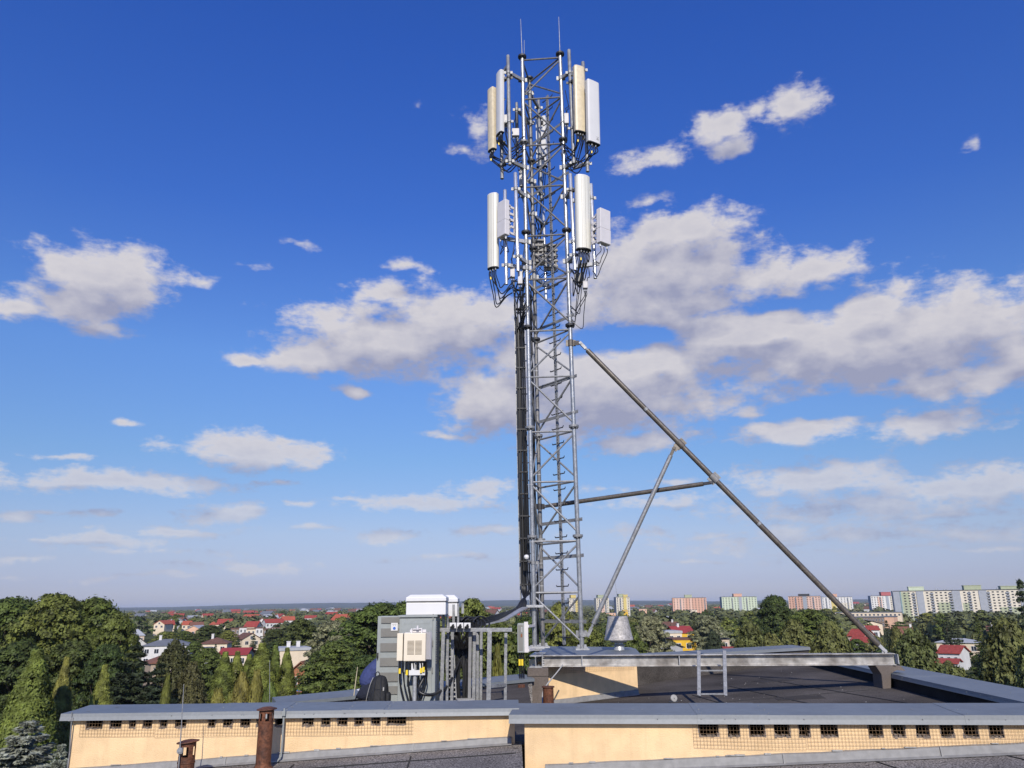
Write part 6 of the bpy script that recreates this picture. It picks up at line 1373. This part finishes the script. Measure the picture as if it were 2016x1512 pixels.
# ------------------------------------------------------------------ apartment blocks
BM = dict(cream=cmat("cream_panel", (.66, .60, .48)), green=cmat("green_panel", (.38, .41, .27)), lgreen=cmat("light_green_panel", (.52, .58, .42)), orange=cmat("orange_panel", (.62, .36, .25)), salmon=cmat("salmon_panel", (.70, .47, .36)), grey=cmat("grey_panel", (.33, .35, .38)), yellow=cmat("yellow_panel", (.62, .49, .17)), white=cmat("white_panel", (.68, .66, .62)), red=cmat("red_panel", (.42, .12, .12)), teal=cmat("teal_panel", (.22, .32, .33)), dark=cmat("dark_panel", (.05, .05, .05)))
def block(label, x0, x1, yt, dist, yaw, wall, gable, floors, cols, hut=(), stripes=(), patches=(), depth=12., balc=(), gw=1.2):
    a, e = at(x0, yt, dist), at(x1, yt, dist); cx = (a.x + e.x) / 2; w = (e.x - a.x); h = a.z; th = math.atan2(cx, dist)
    t = thing('apartment_block', label, 'apartment block', (cx, dist, 0)); t.rotation_euler.z = -th + rad(yaw); hw = w / 2 / math.cos(rad(yaw)) - (abs(math.sin(rad(yaw))) * depth / 2); O = (0, 0, 0)
    b = MB(); b.box(-hw, hw, 0, depth, 0, h); b.build('wall', BM[wall], t, origin=O)
    for s in (-1, 1):
        b = MB(); b.box(s * hw + (0 if s > 0 else -.4), s * hw + (.4 if s > 0 else 0), -.2, depth + .2, 0, h + .5); b.build('gable_wall', BM[gable], t, origin=O)
    b = MB(); b.box(-hw + .01, hw - .01, -.35, depth + .3, h + .004, h + .5); rf = b.build('roof', BM['dark'], t, origin=O)
    for fx, ww, hh, c in hut: b = MB(); b.box(fx * hw - ww / 2, fx * hw + ww / 2, 2, depth - 2, h + .5, h + .5 + hh); b.box(fx * hw - ww / 2 - .3, fx * hw + ww / 2 + .3, 1.7, depth - 1.7, h + .5 + hh, h + .9 + hh); b.build('roof_hut', BM[c], rf, origin=O)
    for k in range(int(w / 7)): x = RNG.uniform(-hw, hw) * .95; b = MB(); b.box(x - .4, x + .4, 4, 5, h + .5, h + RNG.uniform(1.3, 2.2)); b.build('roof_vent', BM['grey'], rf, origin=O)
    for x, ww, c in stripes: b = MB(); b.box(x * hw - ww / 2, x * hw + ww / 2, -.6, -.02, 0, h - .1); b.build('facade_stripe', BM[c], t, origin=O)
    for xa, xb, fa, fb, c in patches: b = MB(); b.box(xa * hw, xb * hw, -.06, -.004, h * fa, h * fb); b.build('facade_panel', BM[c], t, origin=O)
    fh = h / (floors + .3); wpos = []
    for i in range(cols):
        x = -hw + 2 * hw * (i + .5) / cols
        if any(abs(x - s_[0] * hw) < s_[1] / 2 + .7 for s_ in stripes): continue
        for f in range(floors): wpos.append((x, fh * (f + .62), i in balc))
    wpos.sort(key=lambda q: -q[1]); ww, wh = min(1.7, 2 * hw / cols * .46), fh * .44
    b = MB(); b.box(-ww / 2, ww / 2, -.09, .03, -wh / 2, wh / 2); w0 = b.build('window', GLASS, t, origin=O); w0.location = (wpos[0][0], 0, wpos[0][1])
    rest = MB()
    for k, (x, z, bal) in enumerate(wpos[1:99]):
        q = w0.copy(); COL.objects.link(q); q.parent = t; q.location = (x, 0, z)
    for x, z, bal in wpos[99:]: rest.box(x - ww / 2, x + ww / 2, -.09, .03, z - wh / 2, z + wh / 2)
    if rest.v: tag(rest.build('window', GLASS, t, origin=O), kind='stuff')
    b0 = None
    for x, z, bal in wpos:
        if not bal: continue
        if b0 is None: b = MB(); b.box(-1.3, 1.3, -1.1, -.1, -fh * .5, -fh * .42); b.box(-1.3, 1.3, -1.1, -1.02, -fh * .42, -fh * .1); b.box(-1.3, -1.22, -1.02, -.1, -fh * .42, -fh * .1); b.box(1.22, 1.3, -1.02, -.1, -fh * .42, -fh * .1); b0 = b.build('balcony', BM['grey'], t, origin=O); q = b0
        else: q = b0.copy(); COL.objects.link(q); q.parent = t
        q.location = (x, 0, z)
    return t
block('long ten-storey block in cream and green with grey gable, largest on the right', 1768, 2000, 1164, 690, 8, 'cream', 'grey', 11, 28, ((-.62, 12, 3, 'lgreen'), (.25, 13, 3.4, 'green'), (.8, 13, 2.4, 'green')), ((-.95, 5, 'grey'), (-.885, 1.0, 'teal'), (-.58, 5.5, 'grey'), (-.02, 6, 'grey'), (.38, 6, 'grey'), (.97, 5, 'grey')),
      ((-.87, -.75, .0, .97, 'green'), (-.32, -.06, 0, .62, 'green'), (.06, .16, 0, .6, 'green'), (.60, .90, 0, .45, 'green'), (-.76, -.66, 0, .2, 'green')), 14, (4, 8, 12, 16, 20, 24))
block('cream block with salmon panels and red rooftop hut, left of the long green one', 1714, 1771, 1173.5, 1250, 16, 'white', 'grey', 9, 11, ((.1, 14, 5, 'red'),), ((.12, 4, 'grey'),), ((-.55, -.25, .1, .95, 'salmon'), (.3, .9, .1, .95, 'cream')), 14, (3, 8))
block('salmon block partly behind the tall dark tree', 1552, 1614, 1174.5, 1300, -8, 'salmon', 'grey', 9, 11, ((-.05, 16, 3, 'dark'),), ((.02, 6, 'grey'),), ((-.95, -.1, .05, .98, 'orange'),), 14, (2, 8))
block('white block with orange rooftop hut crossed by the brown strut', 1612, 1676, 1176, 1480, 8, 'white', 'grey', 9, 11, ((-.1, 14, 5, 'orange'),), ((-.12, 8, 'yellow'),), ((.1, .9, .05, .6, 'cream'),), 14, (2, 9))
block('light green block with teal gable and orange rooftop hut', 1420, 1490, 1175.5, 1380, 14, 'lgreen', 'teal', 9, 12, ((-.05, 14, 4.5, 'orange'),), ((.05, 5, 'grey'),), ((.02, .1, .3, .9, 'red'),), 14, (3, 8))
block('orange block with green rooftop hut over the yellow building', 1324, 1390, 1177.5, 1400, 6, 'orange', 'orange', 9, 11, ((-.05, 12, 4.5, 'green'),), ((.08, 3, 'salmon'),), ((-.9, -.3, .02, .98, 'salmon'),), 14, (2, 10))
block('cream and yellow tower block right of the grey strut', 1211, 1241, 1176, 1210, 14, 'cream', 'tan' if False else 'grey', 11, 5, ((-.2, 7, 4, 'green'), (.4, 8, 3, 'yellow')), ((.3, 4.5, 'yellow'),), (), 14, (1,))
block('cream tower block just left of the grey strut', 1172, 1200, 1178, 1210, 14, 'cream', 'cream', 11, 6, ((-.2, 9, 4, 'green'),), (), ((-.2, .3, 0, .9, 'salmon'),), 14, (1, 4))
block('cream tower block glimpsed between the mast legs', 1119, 1140, 1178, 1220, 12, 'cream', 'cream', 11, 5, ((0, 8, 4, 'yellow'),), (), ((.3, .9, 0, .95, 'yellow'),), 14, (2,))
for lb, x0, x1, yt, d, wm_ in (('low salmon building at the foot of the tower blocks', 1258, 1273, 1199, 1150, 'orange'), ('low orange building below the cream tower', 1186, 1212, 1207, 1000, 'salmon'), ('low yellow annex below the yellow tower', 1226, 1236, 1201, 1100, 'yellow'), ('low cream strip below the orange block', 1350, 1372, 1201, 1300, 'cream')):
    house(lb, x0, x1, yt - .5, yt, d, 'flat', {'orange': 'peach', 'salmon': 'peach', 'yellow': 'yellow', 'cream': 'cream'}[wm_], 'grey', 12, 5, (3, 1), cat='building', name='flat_building')

# ------------------------------------------------------------------ scattered trees and houses out to the plain
boxes = []
for o in list(bpy.data.objects):
    if o.parent is None and o.get('category') in ('house', 'building', 'hall', 'apartment block'):
        xs_, ys_ = [], []
        for c in o.children:
            if c.name.split('.')[0] == 'wall':
                M_ = Matrix.Translation(o.location) @ o.rotation_euler.to_matrix().to_4x4()
                for v in c.data.vertices: q = proj(M_ @ v.co); xs_.append(q[0]); ys_.append(q[1])
        if not xs_: continue
        big = o['category'] == 'apartment block'
        boxes.append((min(xs_), max(xs_), min(ys_) - 6, min(ys_) + (max(ys_) - min(ys_)) * (.62 if big else .32), o.location.y))
def blocked(px, w, yt, d):
    for (a, b_, c, e, D) in boxes:
        if d < D + 14 and px + w / 2 > a and px - w / 2 < b_ and (yt < e or D - 14 < d): 
            if yt < e or abs(d - D) < 14: return True
    return False
cnt = 0; tries = 0
rg = random.Random(42)
while cnt < 250 and tries < 9000:
    tries += 1; d = 140 * math.exp(rg.random() ** .8 * math.log(1100 / 140)); px = rg.uniform(-40, 2060)
    if 640 < px < 1180 and d < 260 and rg.random() < .7: continue
    h = rg.uniform(7, 14); w = rg.uniform(7, 13); con = rg.random() < .12
    if con: w *= .5
    yt = hor(px) + (EYE - h) * FPX / d; wp = w * FPX / d
    if blocked(px, wp, yt, d): continue
    lm = rg.choice(['green', 'green', 'dark', 'bright', 'willow', 'birch']) if not con else 'spruce'
    near = d < 230
    kd = ('spruce' if near else 'sprucefar') if con else ('broad' if near else 'broadfar')
    T_(kd, 'dark conifer among the houses of the plain' if con else 'broadleaf tree among the houses of the plain', px, yt, d, wp, lm, 'conifers scattered over the plain' if con else 'broadleaf trees scattered over the plain'); cnt += 1
for (a, b_, c, e_, D) in list(boxes):           # garden trees close in front of the houses
    if D > 900: continue
    hgt = (e_ - c - 6) / .32
    for k in range(4 if b_ - a > 30 else 2):
        d = D - rg.uniform(8, 24); px = rg.uniform(a - 6, b_ + 6); yt = c + 6 + hgt * rg.uniform(.45, .85); h = EYE - (yt - hor(px)) * d / FPX
        if h < 2.2: continue
        con = rg.random() < .25; w = rg.uniform(.55, .85) * max(h, 4); wp = w * FPX / d * (.6 if con else 1)
        if any(d < D2 - 1 and D2 != D and px + wp / 2 > a2 and px - wp / 2 < b2 and yt < e2 for a2, b2, c2, e2, D2 in boxes): continue
        T_(('spruce' if con else 'broad') if d < 230 else ('sprucefar' if con else 'broadfar'), 'dark conifer in a house garden' if con else 'leafy garden tree close in front of a house', px, yt, d, wp, rg.choice(['green', 'dark', 'bright', 'birch']) if not con else 'spruce', 'garden conifers' if con else 'garden trees'); cnt += 0
fh0 = {}
cnt = 0; tries = 0
while cnt < 130 and tries < 4000:
    tries += 1; d = 620 * math.exp(rg.random() * math.log(4200 / 620)); px = rg.uniform(250, 1760); x = at(px, 1200, d).x
    if any(a - 4 < px < b_ + 4 and d < D + 30 for a, b_, c, e, D in boxes): continue
    kk = rg.choice(['red', 'orange', 'grey', 'brown', 'pale']); wk = rg.choice(['white', 'cream', 'white'])
    if (kk, wk) not in fh0:
        w_, dp, he, hr = rg.uniform(10, 18), 10, 5.5, 9; b = MB(); b.prism([(0, 0), (dp, 0), (dp, he), (dp / 2, hr - .2), (0, he)], (-w_ / 2, 0, 0), (w_ / 2, 0, 0), (0, 1, 0), (0, 0, 1)); m1 = b.mesh('wall', WALLM[wk]); b = MB()
        for s in (-1, 1): b.prism([(0, hr), (s * 5.6, he - .4), (s * 5.6, he), (0, hr + .4)], (-w_ / 2 - .5, 5, 0), (w_ / 2 + .5, 5, 0), (0, 1, 0), (0, 0, 1))
        fh0[kk, wk] = (m1, b.mesh('roof', ROOFM[kk]))
    t = thing('house', 'tiny distant %s house with %s roof on the plain' % (wk, kk), 'house', (x, d, 0), 'tiny houses on the far plain'); t.rotation_euler.z = rg.uniform(-.7, .7); s = rg.uniform(.8, 1.3) * (1 + d / 6000); t.scale = (s, s, s * .9)
    for n_, m_ in zip(('wall', 'roof'), fh0[kk, wk]): o = bpy.data.objects.new(n_, m_); COL.objects.link(o); o.parent = t
    cnt += 1
# woods and hedges too far to count
rng = np.random.default_rng(99); NW = 15000
d = 330 * np.exp(rng.random(NW) ** .75 * math.log(8200 / 330)); a = rng.uniform(-.62, .62, NW); x = np.tan(a) * d
clus = np.sin(x * .004 + d * .0021) + np.sin(x * .0011 - d * .0035 + 1) + rng.normal(size=NW) * .7
keep = (clus > -.9)
pxs = 1008 + FPX * x / d * 1.0
ytw = hor(pxs) + (EYE - 7.5 * (1 + d / 30000)) * FPX / d
for (a_, b_, c_, e_, D) in boxes: keep &= ~((pxs > a_ - 8) & (pxs < b_ + 8) & (d < D + 25) & ((ytw < e_ + (4 if D > 600 else 12)) | (abs(d - D) < 18)))
d, x = d[keep], x[keep]; n = len(d); R_w = rng.uniform(4, 8, n) * (1 + d / 5000); H_w = rng.uniform(5, 10, n) * (1 + d / 30000)
ico = []; 
m = 26; dirs = unit(rng.normal(size=(n, m, 3)).reshape(-1, 3)).reshape(n, m, 3); dirs[:, :, 2] = np.abs(dirs[:, :, 2])
C = np.stack([x, d, H_w * .25], 1)[:, None, :] + dirs * np.stack([R_w, R_w, H_w * .75], 1)[:, None, :] * rng.uniform(.75, 1.05, (n, m, 1))
s = np.repeat(R_w, m) * .34 * rng.uniform(.7, 1.3, n * m)
me = leaf_mesh('distant_woods', C.reshape(-1, 3), dirs.reshape(-1, 3) + rng.normal(size=(n * m, 3)) * .25, s, s, rng); me.materials.append(leafmat("distant_foliage", (.10, .115, .04), sub=0, scale=.01))
o = bpy.data.objects.new('distant_woods', me); COL.objects.link(o); tag(o, 'hedges and woods reading as one green mass across the plain', 'woodland', kind='stuff')
c = at(589, 1359, 128); t = thing('street_sign', 'small blue sign board by the orange brick house', 'sign', (c.x, 128, 0))
b = MB(); b.box(c.x - .55, c.x + .55, 127.95, 128.0, c.z - .14, c.z + .14); b.build('board', BLUEP, t)
b = MB(); b.tube([(c.x, 128.05, 0), (c.x, 128.05, c.z + .1)], .05, 6); b.build('post', GALV, t)
# things in the left garden
b = MB(); p, q = at(131, 1452, 66), at(104, 1458, 64); p.z = 1.0; q.z = 1.3; b.tube([p, q], [.42, .38], 10); tag(b.build('log', CONC, smooth=True, origin=p), 'pale fallen log behind the bottom-left blue spruce', 'log')
b = MB(); p = atz(3, 1468, -16.9); p.z = 0; b.tube(curve([p, p + Vector((.2, 0, 3)), p + Vector((.6, .3, 5.2)), p + Vector((2.2, .5, 8.2))], 5), [.45] * 6 + [.36] * 5 + [.26] * 5, 9); b.tube([p + Vector((.55, .2, 5)), p + Vector((.3, .2, 6.8)), p + Vector((.5, .2, 9))], [.3, .24, .12], 8)
tag(b.build('bare_trunk', mat("pale_bark", (.24, .19, .13), .95, 0, .25, 2, bump=.4, bscale=8), smooth=True, origin=p), 'pale forked bare trunk at the lower left edge of the photo', 'tree trunk')  # bark paler than on the other trunks
# ------------------------------------------------------------------ air
m = bpy.data.materials.new("evening_haze"); m.use_nodes = True; nt = m.node_tree; nt.nodes.clear()
v = nt.nodes.new('ShaderNodeVolumePrincipled'); v.inputs['Color'].default_value = (.80, .88, 1, 1); v.inputs['Density'].default_value = HAZE_D
o_ = nt.nodes.new('ShaderNodeOutputMaterial'); nt.links.new(v.outputs[0], o_.inputs['Volume'])
b = MB(); b.box(-16500, 16500, -400, 22500, -2, 110); hz = tag(b.build('haze', m), kind='stuff')
